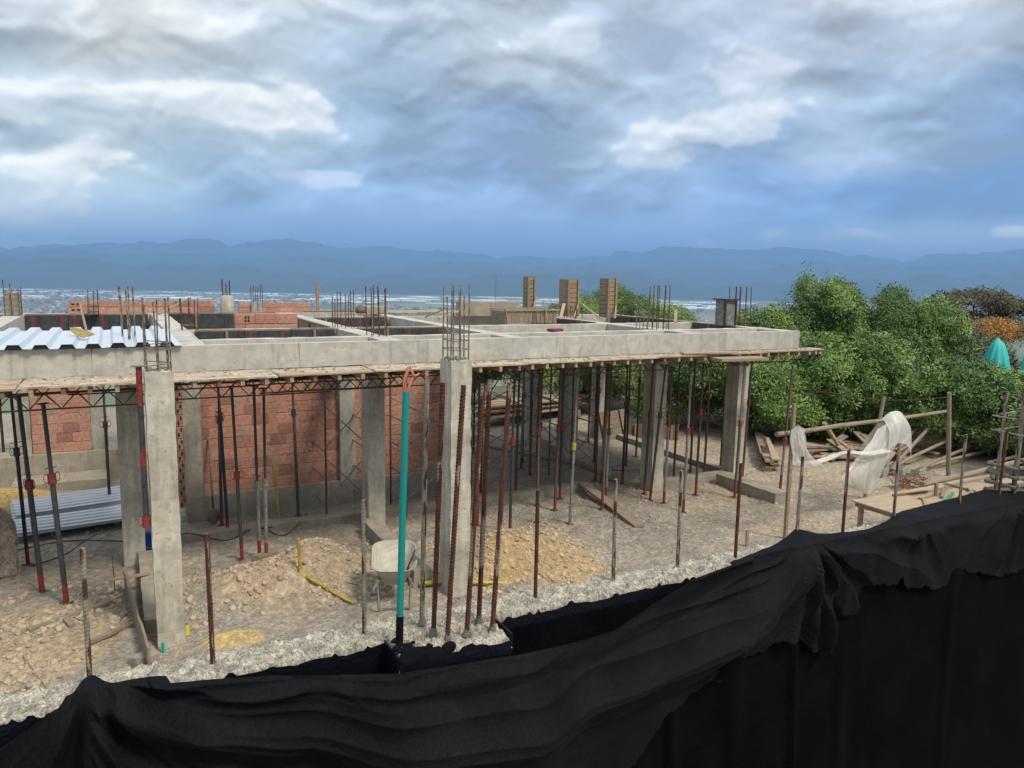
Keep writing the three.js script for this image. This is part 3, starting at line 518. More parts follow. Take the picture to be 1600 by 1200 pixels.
columnForm(10.25, 2.95, 4.37, 0.36, 0.36, 'widest timber column form on the roof with short bars at its foot', 82);
columnForm(10.95, 2.2, 4.41, 0.30, 0.3, 'reddish timber column form on the roof with a diagonal brace', 83);
{ // timber box form with upright slats
  const t = thing('box_form', 'low timber box form with upright slats on the roof', 'box form', [7.75, BT + 0.004, 0.75]), h = 0.27; t.scale.set(0.86, 1, 0.9);
  for (let i = 0; i < 12; i++) part('slat', lbox(0.1, h - rr(0, 0.015), 0.022, -0.66 + i * 0.12, h / 2, 0.42 + rr(-0.004, 0.004)), i === 6 ? M.woodRed : i % 3 ? M.woodGrey : M.wood, t);
  for (let i = 0; i < 7; i++) part('slat', lbox(0.022, h - rr(0, 0.015), 0.1, 0.73, h / 2, 0.34 - i * 0.115), M.woodGrey, t), part('slat', lbox(0.022, h - 0.01, 0.1, -0.73, h / 2, 0.34 - i * 0.115), M.woodGrey, t);
  part('rail', lbox(1.56, 0.035, 0.09, 0.01, h + 0.018, 0.42), M.wood, t); part('rail', lbox(1.5, 0.035, 0.09, 0.02, h + 0.02, -0.42), M.wood, t); part('brace', rod(V3(0.3, h + 0.18, 0.47), V3(0.42, 0, 0.5), 0.016, 0.016, 5), M.woodPale, t);
}
{ // steel column form at the end of the roof
  const t = thing('steel_column_form', 'dark steel column form standing at the end of the roof', 'column form', [11.9, BT + 0.004, -1.05], 0.05);
  part('shell', lbox(0.3, 0.55, 0.3, 0, 0.275, 0), M.steelGrey, t); for (const s of [-1, 1]) part('flange', lbox(0.03, 0.56, 0.06, s * 0.16, 0.28, 0.15), M.steelDark, t); part('top_angle', lbox(0.4, 0.03, 0.4, 0, 0.575, 0), M.steelDark, t); part('lip', lbox(0.3, 0.05, 0.02, 0, 0.53, 0.165), M.steelRust, t);
}
single('timber_post', lbox(0.075, 0.75, 0.075, 4.44, BT + 0.375, -5.88), M.wood, 'lone timber post beside the back block parapet', 'post');
single('thin_rod', rod(V3(8.35, BT + 0.36, -3.4), V3(8.36, BT + 1.0, -3.4), 0.005, 0.004, 5), M.rust, 'single thin bar rising from the low roof kerb', 'rod');
// loose battens and offcuts on the roof
for (const [u, v, l, a, t, m, lab] of [[1.0, 5.1, 1.0, 0.7, 0.35, M.wood, 'slanting brace beside the wide cross beam'], [6.6, 2.2, 0.8, 0.5, 0.2, M.woodPale, 'pale batten across the cluttered roof bay'], [6.35, 2.5, 0.5, -0.6, 0.4, M.woodGrey, 'short batten propped in the cluttered roof bay'], [9.25, 1.6, 0.7, 0.9, 0.5, M.woodPale, 'pale batten leaning by the widest column form'], [10.0, 1.5, 0.6, 2.2, 0.6, M.woodPale, 'short pale batten braced near the reddish column form'], [8.7, 2.6, 1.3, 0.05, 0.0, M.woodGrey, 'grey plank lying by the roof kerb'], [4.9, 3.9, 1.2, 0.1, 0.02, M.wood, 'plank lying on the back cross beam'], [5.1, 5.5, 2.2, 0.03, 0, M.woodRed, 'long reddish plank along the back roof edge'], [11.2, -0.2, 0.35, 0.9, 0.9, M.woodPale, 'short pale batten by the end beam']]) {
  const g = lbox(l, 0.03, 0.07, 0, 0, 0), o = single('batten', g, m, lab, 'batten'); o.position.set(u, BT + 0.03 + l * 0.5 * Math.sin(t), -v); o.rotation.set(0, a, t);
}
{ // bent hose end and orange cone-shaped lump on the roof
  single('roof_block', rough(5.35, 5.85, BT, BT + 0.2, 4.6, 4.9, 0.08, 0.02, 911), M.concreteDark, 'mortar-crusted block standing on the back roof', 'block');
  const o = single('brown_sack', new THREE.SphereGeometry(0.13, 18, 12), std(L(0.26, 0.17, 0.10), { map: texGrime, roughness: 0.9 }), 'brown sack slumped beside the block on the back roof', 'sack'); o.scale.set(1, 0.95, 0.8); o.position.set(5.2, BT + 0.1, -4.6);
  const q = single('red_offcut', lbox(0.28, 0.05, 0.16), M.formRed, 'small red board lying on the front beams', 'board'); q.position.set(7.05, BT + 0.03, 2.3 - 0.5); q.rotation.y = 0.3;
}
// ------------------------------------------------------------------ corrugated steel deck sheets laid across the first bay
{
  const prof = []; const P = 0.29, Hh = 0.056;
  for (let r = 0; r < 3; r++) { const x = r * P; prof.push([x, 0.0], [x + 0.05, 0.0], [x + 0.085, Hh], [x + 0.205, Hh], [x + 0.24, 0.0]); }
  prof.push([0.87, 0], [0.915, 0.0]);
  const L_ = 3.25, pos = [], uv = [], idx = [];
  const q = mulberry(5); let s = 0; const th = 0.002;
  for (let k = 0; k < prof.length - 1; k++) {
    const [x0, y0] = prof[k], [x1, y1] = prof[k + 1];
    const b = pos.length / 3; pos.push(x0, y0, 0, x1, y1, 0, x1, y1, -L_, x0, y0, -L_); uv.push(s, 0, s + x1 - x0, 0, s + x1 - x0, L_, s, L_); s += x1 - x0; idx.push(b, b + 1, b + 2, b, b + 2, b + 3);
    const c = pos.length / 3; pos.push(x0, y0 - th, 0, x1, y1 - th, 0, x1, y1 - th, -L_, x0, y0 - th, -L_); uv.push(s, 0, s + 0.1, 0, s + 0.1, L_, s, L_); idx.push(c, c + 2, c + 1, c, c + 3, c + 2);
  }
  const g = new THREE.BufferGeometry(); g.setAttribute('position', new THREE.Float32BufferAttribute(pos, 3)); g.setAttribute('uv', new THREE.Float32BufferAttribute(uv, 2)); g.setIndex(idx); g.computeVertexNormals();
  // black caps fill the rib ends, painting the dark under the ribs
  const caps = []; for (let r = 0; r < 3; r++) { const sh = new THREE.Shape([[0.056, 0], [0.087, Hh - 0.004], [0.203, Hh - 0.004], [0.234, 0]].map(([x, y]) => new THREE.Vector2(x + r * P, y))); const e = new THREE.ExtrudeGeometry(sh, { depth: 0.05, bevelEnabled: false }); e.translate(0, 0.001, -0.075); caps.push(e); }
  const cap = merge(caps);
  const labs = ['ribbed steel deck sheet at the far end of the laid row', 'ribbed steel deck sheet under the shovel side of the row', 'ribbed steel deck sheet with the yellow shovel on it', 'ribbed steel deck sheet pierced by the starter bars'];
  [-2.99, -2.12, -1.25, -0.38].forEach((u, i) => { const t = thing('deck_sheet', labs[i], 'deck sheet', [u, BT + 0.008 + (i % 2) * 0.0045, -2.95 + (i % 2) * 0.012], 0, 'steel deck sheets laid on the beams'); part('sheet', g, M.zinc, t); part('rib_shade', cap, M.black, t); });
}
{ // mortar-stained yellow shovel lying on the deck
  const t = thing('shovel', 'yellow mortar-stained shovel lying on the ribbed steel deck', 'shovel', [-0.62, BT + 0.075, -1.55], 0.35);
  const sh = new THREE.Shape(); sh.moveTo(-0.12, 0); sh.quadraticCurveTo(-0.14, 0.22, 0, 0.32); sh.quadraticCurveTo(0.14, 0.22, 0.12, 0); sh.closePath();
  const g = new THREE.ExtrudeGeometry(sh, { depth: 0.006, bevelEnabled: true, bevelSize: 0.004, bevelThickness: 0.003, curveSegments: 10 }), p = g.attributes.position; for (let i = 0; i < p.count; i++) p.setZ(i, p.getZ(i) - 1.6 * p.getX(i) ** 2 - 0.25 * p.getY(i) ** 2); g.computeVertexNormals(); g.rotateX(-0.75); g.rotateY(0.6); g.translate(0, 0.0, 0.1);
  g.rotateZ(0.25); g.scale(1.05, 0.62, 1); part('blade', g, std(L(0.44, 0.34, 0.12), { map: rep(texGrime, 3, 3), roughness: 0.85 }), t); part('handle', rod(V3(0.0, 0.01, 0), V3(0.06, 0.46, -0.42), 0.018, 0.016, 8), M.wood, t);
}
// ================================================================== shuttering deck under the beams
// shutter boards under each line of beams; the bays between stay open
for (const [a, b, lab] of [[-2.69, -2.0, 'shutter board between the front beam and the main beam'], [-1.99, -1.72, 'shutter board under the main beam on the columns'], [-0.09, 0.095, 'shutter board under the beam over the brick wall'], [3.5, 4.0, 'shutter board under the beam towards the back'], [5.62, 6.1, 'shutter board under the back edge beam']]) single('shutter_board', box(U0, 12.1, 3.012, 3.05, a, b), M.woodGrey, lab, 'shutter board');
single('added_shade_deck', box(5.95, 11.86, 3.012, 3.05, -1.7, 3.48), M.woodGrey, 'added timber deck darkening the roof bays beyond the brick wall', 'deck');  // unseen deck added to keep daylight out of the bays below
{
  const edges = []; let u = -4.2; while (u < 12.5) { const l = Math.min(rr(1.25, 1.5), 12.75 - u); edges.push([u, u + l]); u += l; }
  const q = mulberry(99);
  edges.forEach(([a, b], i) => {
    const front = -3.76 + (a + 1.5) * 0.049 + (q() - 0.5) * 0.06, back = -2.73, w = b - a - 0.012, c = (a + b) / 2, dep = back - front;
    const t = thing('plank_platform', 'splashed timber platform panel projecting below the front beam', 'platform', [c, 2.95, (front + back) / 2], (q() - 0.5) * 0.012, 'formwork panels along the front beam');
    const n = 5, pw = dep / n; for (let k = 0; k < n; k++) { const o = part('plank', lbox(w - q() * 0.03, 0.022, pw - 0.006, (q() - 0.5) * 0.02, 0.094 + (q() - 0.5) * 0.006, dep / 2 - (k + 0.5) * pw), k === 0 && q() < 0.5 ? M.woodPale : M.deckWood, t); o.rotation.x = (q() - 0.5) * 0.02; }
    const nj = Math.max(2, Math.round(w / 0.3)); for (let k = 0; k < nj; k++) part('joist', lbox(0.048, 0.085, dep - 0.02 - q() * 0.05, -w / 2 + (k + 0.5) * w / nj + (q() - 0.5) * 0.04, 0.04, 0), q() < 0.35 ? M.woodRed : M.woodPale, t);
  });
  // crumbs of mortar along the ledge
  const cr = []; for (let i = 0; i < 420; i++) { const uu = -4 + 16.3 * q(), g = new THREE.IcosahedronGeometry(0.008 + 0.022 * q() ** 2, 0), f = -3.74 + (uu + 1.5) * 0.049; g.scale(1, 0.6, 1); g.translate(uu, 3.058, -mix(-2.88, f, q() ** 2.2)); cr.push(g); }
  tag(single('mortar_crumbs', merge(cr), M.rubble, 'crumbs of spilled mortar along the formwork ledge', 'mortar'), null, null, null, 'stuff');
  const pl = single('loose_board', lbox(1.15, 0.03, 0.16), M.woodPale, 'pale board laid across the ledge near the end of the roof', 'board'); pl.position.set(9.55, 3.085, 3.22); pl.rotation.y = -0.16;
  const p2 = single('loose_board', lbox(1.05, 0.05, 0.34), M.wood, 'thick board jutting out past the formwork ledge', 'board'); p2.position.set(10.0, 2.99, 3.55); p2.rotation.y = -0.1;
}
// ------------------------------------------------------------------ open-web steel trusses under the deck
const trussMat = M.steelRust;
function truss(u, v, len, y, depth, label, turn = 0, group = 'open-web trusses under the deck') {
  const t = thing('steel_truss', label, 'truss', [u, y, v], turn, group), n = Math.round(len / 0.36);
  for (const s of [-1, 1]) part('chord', rod(V3(-len / 2, 0, s * 0.045), V3(len / 2, 0, s * 0.045), 0.010, 0.010, 6), trussMat, t);
  part('chord', rod(V3(-len / 2 + 0.12, -depth, 0), V3(len / 2 - 0.12, -depth, 0), 0.011, 0.011, 6), trussMat, t);
  const w = []; for (let i = 0; i < n; i++) for (const s of [-1, 1]) { const x0 = -len / 2 + i * len / n, x1 = x0 + len / n / 2, x2 = x0 + len / n; w.push(rod(V3(x0, 0, s * 0.045), V3(x1, -depth, 0), 0.0065, 0.0065, 5), rod(V3(x1, -depth, 0), V3(x2, 0, s * 0.045), 0.0065, 0.0065, 5)); }
  part('web', merge(w), trussMat, t); return t;
}
const tl = 'rusty open-web truss of zigzag bars carrying the formwork panels';
for (const [u, v, l, y, d, r] of [[-2.9, -3.2, 2.6, 2.93, 0.19, 0], [-0.9, -3.3, 2.4, 2.92, 0.2, 0.02], [1.35, -3.15, 2.5, 2.93, 0.2, -0.02], [2.6, -2.9, 2.4, 2.92, 0.2, 0.02], [3.7, -3.1, 2.4, 2.93, 0.19, 0], [5.6, -2.95, 2.5, 2.93, 0.18, 0.01], [7.7, -2.9, 2.5, 2.93, 0.17, 0], [9.9, -2.8, 2.4, 2.93, 0.17, 0], [11.6, -2.6, 2.2, 2.93, 0.17, 0], [0.3, -2.2, 2.6, 2.93, 0.2, 0], [2.6, -2.1, 2.6, 2.93, 0.2, 0], [5.0, -2.0, 2.6, 2.93, 0.2, 0], [7.4, -2.0, 2.6, 2.93, 0.2, 0], [-2.2, -2.1, 2.4, 2.93, 0.2, 0], [1.9, -0.9, 2.6, 2.95, 0.2, 0], [4.6, -0.9, 2.6, 2.95, 0.2, 0], [7.2, -0.8, 2.6, 2.95, 0.2, 0], [10.6, -0.6, 2.4, 2.95, 0.2, 0]]) truss(u, v, l, y, d, v < -2.5 ? (u < 4.8 ? 'rusty zigzag truss hanging below the ledge over the brick wall side' : 'rusty zigzag truss hanging below the ledge past the brick wall') : 'rusty zigzag truss deeper in under the main beam', r);

// ------------------------------------------------------------------ telescopic steel props
function propLabel(u, v, opt) {
  const tone = opt.body === M.steelDark ? 'blackened' : opt.body === M.steelGrey ? 'cement-grey' : opt.body === M.steelNavy ? 'dark blue' : 'rusty brown';
  const where = u < -0.3 ? 'among the props by the roofing sheets' : u < 5.9 ? 'in front of the brick wall' : v > 0.3 ? 'in the rear bays beyond the brick wall' : u < 9.15 ? 'in the open bay beside the yellow-collared prop' : 'among the columns at the end of the building';
  return tone + ' steel prop ' + where;
}
function prop(u, v, tu, opt = {}) {
  const y0 = opt.y0 ?? groundY(u, v), y1 = opt.y1 ?? 2.74, dv = opt.dv ?? 0, top = V3(tu - u, y1 - y0, -dv), Ln = top.length();
  const t = thing('steel_prop', opt.label ?? propLabel(u, v, opt), 'prop', [u, y0, v], 0, opt.label ? opt.group : 'steel props under the shuttering deck');
  t.quaternion.setFromUnitVectors(V3(0, 1, 0), top.normalize());
  t.rotateY(opt.turn ?? rr(-1, 1));
  const c = opt.collar ?? 1.62, R = opt.r ?? 0.027, body = opt.body ?? M.steelRust, up = opt.up ?? M.steelRust;
  if (!opt.noPlate) part('base_plate', lbox(0.13, 0.008, 0.13, 0, 0.004, 0), M.steelRust, t);
  const foot = opt.foot ?? 0.26;
  if (foot > 0) part('foot', rod(V3(0, 0.006, 0), V3(0, foot, 0), R * 1.02, R * 1.02, 12), opt.footMat ?? M.steelRed, t);
  part('lower_tube', rod(V3(0, foot > 0 ? foot : 0.006, 0), V3(0, c, 0), R, R, 12), body, t);
  part('upper_tube', rod(V3(0, c, 0), V3(0, Ln - 0.008, 0), R * 0.78, R * 0.78, 12), up, t);
  part('collar', rod(V3(0, c - 0.07, 0), V3(0, c + 0.06, 0), R * 1.55, R * 1.45, 12), opt.collarMat ?? M.steelRed, t);
  if (opt.collarMat !== M.yellow) for (const s of [-1, 1]) { const h = new THREE.TorusGeometry(0.05, 0.006, 5, 14); h.scale(0.55, 1.2, 1); h.translate(s * (R * 1.45 + 0.026), c + 0.01, 0); part('handle', h, opt.collarMat ?? M.steelRed, t); }
  part('pin', rod(V3(-0.075, c + 0.14, 0), V3(0.075, c + 0.14, 0), 0.006, 0.006, 5), M.steelDark, t);
  part('top_plate', lbox(0.12, 0.008, 0.12, 0, Ln - 0.004, 0), M.steelRust, t);
  return t;
}
const dk = M.steelDark, nv = M.steelNavy, ru = M.steelRust, gy = M.steelGrey;
const PR = [[-1.6, -0.99, -1.66, { body: nv, up: nv, collar: 1.75, collarMat: nv, label: 'dark blue steel prop with its base beside the grey roofing sheets' }],
  [-1.34, -2.17, -1.45, { body: dk, up: dk, collar: 1.55, r: 0.036 }], [-1.01, -2.92, -1.12, { body: dk, up: dk, collar: 1.7, r: 0.033 }], [-2.48, 4.94, -2.5, { y1: 2.98, body: ru }],
  [1.28, -0.81, 1.2, { body: nv, up: nv, collar: 2.05, collarMat: nv, label: 'leaning dark blue prop crossing another in front of the brick wall' }], [1.24, -0.3, 1.27, { body: dk, up: dk, collar: 1.9, collarMat: dk }], [1.31, -2.19, 1.24, { body: dk, up: dk, collar: 1.35 }],
  [1.56, -2.25, 1.55, { body: gy, up: dk, collar: 1.15, collarMat: gy }], [1.61, -2.56, 1.64, { body: gy, up: dk, collar: 1.2, collarMat: gy }], [2.56, 0.02 - 0.35, 2.5, { body: ru, up: ru, collar: 1.95, collarMat: dk, foot: 0 }],
  [5.1, -1.6, 5.1, { body: dk, up: ru, collar: 1.9, collarMat: ru }], [5.35, -2.1, 5.36, { body: ru, up: dk, collar: 1.6 }],
  [8.52, 4.54, 8.55, { y1: 2.98, body: nv, up: nv, collar: 1.5, collarMat: nv }], [6.82, -0.77, 6.86, { body: dk, up: dk, collar: 1.75 }], [6.9, -1.53, 6.95, { body: dk, up: dk, collar: 1.6, foot: 0.4 }], [7.07, -1.92, 7.12, { body: ru, up: ru, collar: 1.6 }],
  [6.93, -2.7, 7.0, { body: gy, up: gy, collar: 1.45, collarMat: M.yellow, foot: 0, r: 0.028, label: 'pale grey steel prop with a bright yellow collar' }],
  [8.95, -0.48, 8.97, { body: ru, up: ru, collar: 2.0 }], [9.02, -0.62, 9.06, { body: gy, up: ru, collar: 1.2, collarMat: gy }], [11.1, 2.33, 11.15, { y1: 2.98, body: dk, up: dk, collar: 1.9, foot: 0 }], [11.0, 2.96, 11.02, { y1: 2.98, body: ru }], [9.44, -0.81, 9.46, { body: nv, up: dk, collar: 1.75, collarMat: ru }],
  [11.17, 1.04, 11.2, { y1: 2.98, body: ru, up: gy, collar: 1.95, foot: 0 }], [9.33, -1.74, 9.42, { body: dk, up: dk, collar: 1.7 }], [9.33, -2.38, 9.38, { body: gy, up: ru, collar: 1.65 }], [9.2, -2.1, 9.45, { body: ru, up: ru, collar: 1.75, collarMat: ru }],
  [9.35, -2.95, 9.38, { body: gy, up: gy, collar: 1.62 }], [11.46, -0.67, 11.44, { body: ru, up: ru, collar: 1.9 }], [11.52, -1.07, 11.54, { body: ru, up: gy, collar: 1.85 }], [12.11, -0.95, 12.15, { body: ru, up: dk, collar: 2.0 }], [12.05, -1.72, 12.14, { body: ru, up: dk, collar: 1.75 }],
  [11.73, -3.11, 11.86, { body: gy, up: ru, collar: 1.2, foot: 0.5, label: 'steel prop holding up the outer corner of the formwork' }], [7.9, 0.6, 7.92, { y1: 2.98, body: ru }], [8.3, 1.7, 8.3, { y1: 2.98, body: dk, up: dk }], [10.4, 0.4, 10.42, { y1: 2.98, body: dk, up: ru }], [10.3, 3.2, 10.3, { y1: 2.98, body: ru }], [7.6, 3.0, 7.62, { y1: 2.98, body: dk }], [6.3, -0.2, 6.33, { body: ru, up: ru, collar: 1.9 }], [7.55, -1.3, 7.58, { body: dk, up: ru, collar: 1.5 }], [7.9, -2.3, 7.94, { body: ru, up: dk, collar: 1.8 }], [8.4, -1.7, 8.42, { body: gy, up: ru, collar: 1.4, collarMat: ru }], [10.3, -2.2, 10.33, { body: dk, up: ru, collar: 1.75 }], [10.7, -1.0, 10.72, { body: ru, up: ru, collar: 1.9 }], [10.9, -2.7, 10.96, { body: ru, up: gy, collar: 1.55 }], [9.9, 1.0, 9.9, { y1: 2.98, body: ru, up: ru }], [9.1, 2.4, 9.12, { y1: 2.98, body: dk, up: ru }], [6.6, 1.5, 6.6, { y1: 2.98, body: ru, up: dk }], [6.4, -2.4, 6.42, { body: ru, up: ru, collar: 1.7 }], [5.7, -2.7, 5.74, { body: dk, up: dk, collar: 1.6 }], [8.0, 1.2, 8.03, { y1: 2.98, body: gy, up: gy, collarMat: gy }], [10.9, 0.1, 10.94, { y1: 2.98, body: ru, up: ru }], [-2.35, -1.6, -2.3, { body: dk, up: ru }], [-0.5, 1.5, -0.5, { y1: 2.98, body: ru }]];
for (const [u, v, tu, o] of PR) prop(u, v, tu, o);
{ // the prop tied against the free-standing column
  const t = thing('steel_prop', 'black and red steel prop tied high against a free-standing column', 'prop', [-0.052, 1.5, -4.66], 0);
  part('upper_tube', rod(V3(0, 0.1, 0), V3(0, 1.86, 0), 0.031, 0.031, 12), M.steelDark, t);
  for (const [a, b] of [[1.42, 1.86], [0.72, 0.92]]) part('red_band', rod(V3(0, a, 0), V3(0, b, 0), 0.0325, 0.0325, 12), M.steelRed, t);
  part('collar', rod(V3(0, 0, 0), V3(0, 0.13, 0), 0.044, 0.044, 12), M.steelRed, t);
  for (const s of [-1, 1]) { const h = new THREE.TorusGeometry(0.05, 0.006, 5, 14); h.scale(0.5, 1.2, 1); h.translate(s * 0.062, 0.08, 0); part('handle', h, M.steelRed, t); }
  part('top_plate', lbox(0.16, 0.01, 0.12, 0, 1.87, 0), M.steelGrey, t);
  for (const y of [0.5, 1.3]) { const w = new THREE.TorusGeometry(0.036, 0.003, 5, 16); w.rotateX(Math.PI / 2); w.translate(0.004, y, 0); part('tie_wire', w, M.rust, t); }
}
// ------------------------------------------------------------------ scaffold frames with crossed braces
function scaffold(u, v, w, d, h, label, turn = 0) {
  const t = thing('scaffold_frame', label, 'scaffold', [u, 0, v], turn, 'tubular scaffold frames under the deck'), R = 0.019;
  for (const a of [-1, 1]) for (const b of [-1, 1]) part('post', rod(V3(a * w / 2, -0.03, b * d / 2), V3(a * w / 2, h, b * d / 2), R, R, 8), M.steelRust, t);
  for (const a of [-1, 1]) for (const y of [0.25, 0.75, 1.25, 1.75, h - 0.08]) part('rung', rod(V3(a * w / 2, y, -d / 2), V3(a * w / 2, y, d / 2), 0.014, 0.014, 6), M.steelGrey, t);
  for (const b of [-1, 1]) for (const [p, q] of [[0.35, 1.15], [1.15, 0.35], [1.35, 2.1], [2.1, 1.35]]) part('brace', rod(V3(-w / 2, p, b * (d / 2 + 0.012)), V3(w / 2, q, b * (d / 2 + 0.012)), 0.011, 0.011, 6), M.steelGrey, t);
}
scaffold(3.35, -0.25, 0.75, 1.0, 2.72, 'tubular scaffold frame in front of the brick wall');
scaffold(5.0, -0.7, 1.3, 0.9, 2.72, 'tubular scaffold frame beside the end of the brick wall');
scaffold(7.4, 0.8, 1.7, 0.9, 2.9, 'tubular scaffold frame with crossed braces among the rear props');
scaffold(8.6, 0.2, 0.9, 1.0, 2.9, 'tubular scaffold frame close to an inner column');

// ================================================================== the retaining wall in front, its bars and black cloth
const WT = 3.05;
const lerpPts = (pts, u) => { let k = 0; while (k < pts.length - 2 && pts[k + 1][0] < u) k++; const a = pts[k], b = pts[k + 1], t = clamp((u - a[0]) / (b[0] - a[0])); return mix(a[1], b[1], t); };
const smoothPts = (pts, u, w = 0.12) => (lerpPts(pts, u - w) + 2 * lerpPts(pts, u - w / 2) + 2 * lerpPts(pts, u) + 2 * lerpPts(pts, u + w / 2) + lerpPts(pts, u + w)) / 8;
{
  const wall = thing('retaining_wall', 'long concrete retaining wall with tarred face and rough crumbling top', 'wall');
  part('body', box(-3.2, 8, -0.4, WT - 0.05, -11.455, -11.27), M.concreteDark, wall);
  part('body', box(0.6, 1.06, -0.4, WT - 0.05, -11.62, -11.456), M.concreteDark, wall);
  // broken concrete along the top
  const top = (u0, u1, v0, v1, drop) => { const us = [], vs = []; for (let u = u0; u <= u1 + 1e-6; u += 0.011) us.push(u); for (let v = v0; v <= v1 + 1e-6; v += 0.0105) vs.push(v);
    return sheet(us, vs, (u, v) => { const e = Math.min(v - v0, v1 - v, u - u0, u1 - u); const n = fbm(u * 40, v * 40, 3, 0, 301), big = fbm(u * 7, v * 7, 3, 0, 302), st = vnoise(u * 60, v * 60, 0, 303); return WT - 0.03 + n * 0.03 + (big - 0.5) * 0.03 + (st > 0.6 ? (st - 0.6) * 0.045 : 0) - (e < 0.008 ? 0.05 : e < 0.02 ? 0.012 * n * 2 : 0) - drop; }); };
  part('rough_top', top(-1.8, 7.2, -11.463, -11.262, 0), M.rubble, wall); part('rough_top', top(0.592, 1.068, -11.63, -11.464, 0.004), M.rubble, wall);
  // coat of tar with a ragged upper edge
  const coat = (u0, u1, v, seed) => { const us = [], rows = []; for (let u = u0; u <= u1 + 1e-6; u += 0.014) us.push(u); const n = 40, pos = [], uv = [], idx = []; us.forEach((u, i) => { const yt = WT - 0.012 - 0.03 * fbm(u * 12, seed, 4, 0, 305) + (vnoise(u * 40, seed, 0, 306) > 0.8 ? 0.014 : 0); for (let j = 0; j <= n; j++) { const y = mix(-0.3, yt, (j / n) ** 0.45); const o = 0.003 + 0.006 * fbm(u * 18, y * 18, 3, 0, 307); pos.push(u, y, -(v - o)); uv.push(u, y); if (i && j) { const a = (i - 1) * (n + 1) + j - 1, b = i * (n + 1) + j - 1; idx.push(a, b, b + 1, a, b + 1, a + 1); } } }); const g = new THREE.BufferGeometry(); g.setAttribute('position', new THREE.Float32BufferAttribute(pos, 3)); g.setAttribute('uv', new THREE.Float32BufferAttribute(uv, 2)); g.setIndex(idx); g.computeVertexNormals(); return g; };
  part('tar_coat', coat(-1.8, 0.595, -11.461, 1), M.tar, wall); part('tar_coat', coat(1.064, 7.2, -11.461, 2), M.tar, wall); part('tar_coat', coat(0.596, 1.064, -11.626, 3), M.tar, wall);
  for (const [u, s] of [[0.594, -1], [1.066, 1]]) part('tar_coat', lbox(0.006, 3.34, 0.166, u, 1.372, 11.543), M.tar, wall);
  // tar slopped over the corner round the conduit
  const q = mulberry(8), bl = []; for (let i = 0; i < 30; i++) { const g = new THREE.IcosahedronGeometry(1, 1); const u = 0.60 + 0.14 * q() ** 1.3, v = -11.625 + 0.13 * q() * (1 - (u - 0.6) * 3), s = 0.005 + 0.009 * q(); g.scale(s * 1.3, s * 0.8, s * 1.3); g.translate(u, WT - 0.006 + 0.02 * q() * q(), -v); bl.push(g); }
  for (let i = 0; i < 12; i++) { const g = new THREE.IcosahedronGeometry(1, 2); g.scale(0.02 + 0.012 * q(), 0.02 + 0.02 * q(), 0.008); g.translate(0.62 + 0.19 * q(), WT - 0.03 * q(), 11.629); bl.push(g); }
  part('tar_blobs', merge(bl), M.tar, wall);
  // deformed bars standing in the top
  const shortBar = [0.5, 0.62, 1.05].map((l) => ribbed(l, 0.008)), us = [-0.41, -0.02, 0.585, 1.32, 1.74, 2.12, 2.49, 2.92, 3.27, 3.71, 4.34, 4.72];
  us.forEach((u, i) => { const b = part('rebar', shortBar[i === 2 ? 1 : 0], [0, 2, 4, 5, 7, 9, 10].includes(i) ? M.crust : i % 3 === 1 ? M.rust : M.rust, wall); b.position.set(u + (i === 2 ? -0.045 : 0), WT - 0.02 - (i === 2 ? 0.08 : 0), 11.36 + rr(-0.01, 0.01)); b.rotation.set(rr(-0.02, 0.02), rr(0, 3), i === 2 ? -0.08 : i === 6 ? -0.03 : rr(-0.02, 0.015)); });
  const longs = [[0.775, -11.385, 0.02], [0.79, -11.475, 0.035], [0.815, -11.555, 0.06], [0.90, -11.55, 0.06], [0.995, -11.46, 0.035], [1.01, -11.555, 0.06]];
  const lg = ribbed(1.02, 0.0092);
  longs.forEach(([u, v, du], i) => { const b = part('rebar', lg, i === 0 ? M.crust : M.rust, wall, i === 0 ? 'bar crusted with grey concrete' : undefined); b.position.set(u, WT - 0.03, -v); b.rotation.z = -du; b.rotation.y = i; b.rotation.order = 'ZXY'; const cone = new THREE.ConeGeometry(0.02, 0.05 + 0.03 * (i % 3), 9, 3), p = cone.attributes.position; for (let k = 0; k < p.count; k++) p.setX(k, p.getX(k) * (0.8 + 0.5 * vnoise(k * 0.7, i, 0, 9))); cone.translate(u + 0.002, WT + 0.012, -v); part('mortar_collar', cone, M.rubble, wall); });
  // bar cage of the next pillar
  for (const [a, b] of [[4.86, -11.38], [4.9, -11.24], [5.06, -11.38], [5.1, -11.24]]) { const o = part('rebar', ribbed(0.72, 0.0095), M.crust, wall); o.position.set(a, WT - 0.02, -b); o.rotation.z = -0.02; }
  for (let i = 0; i < 6; i++) { const y = WT + 0.04 + i * (i < 4 ? 0.06 : 0.1), r = i < 4 ? 0.012 : 0.006, c = [[4.83, -11.41], [5.13, -11.41], [5.13, -11.21], [4.83, -11.21]]; part('stirrup', merge(c.map(([a, b], k) => { const [e, f] = c[(k + 1) % 4]; return rod(V3(a, y + 0.01 * ((k + i) % 2), -b), V3(e, y, -f), r, r, 6); })), i < 4 ? M.rubble : M.crust, wall); }
}
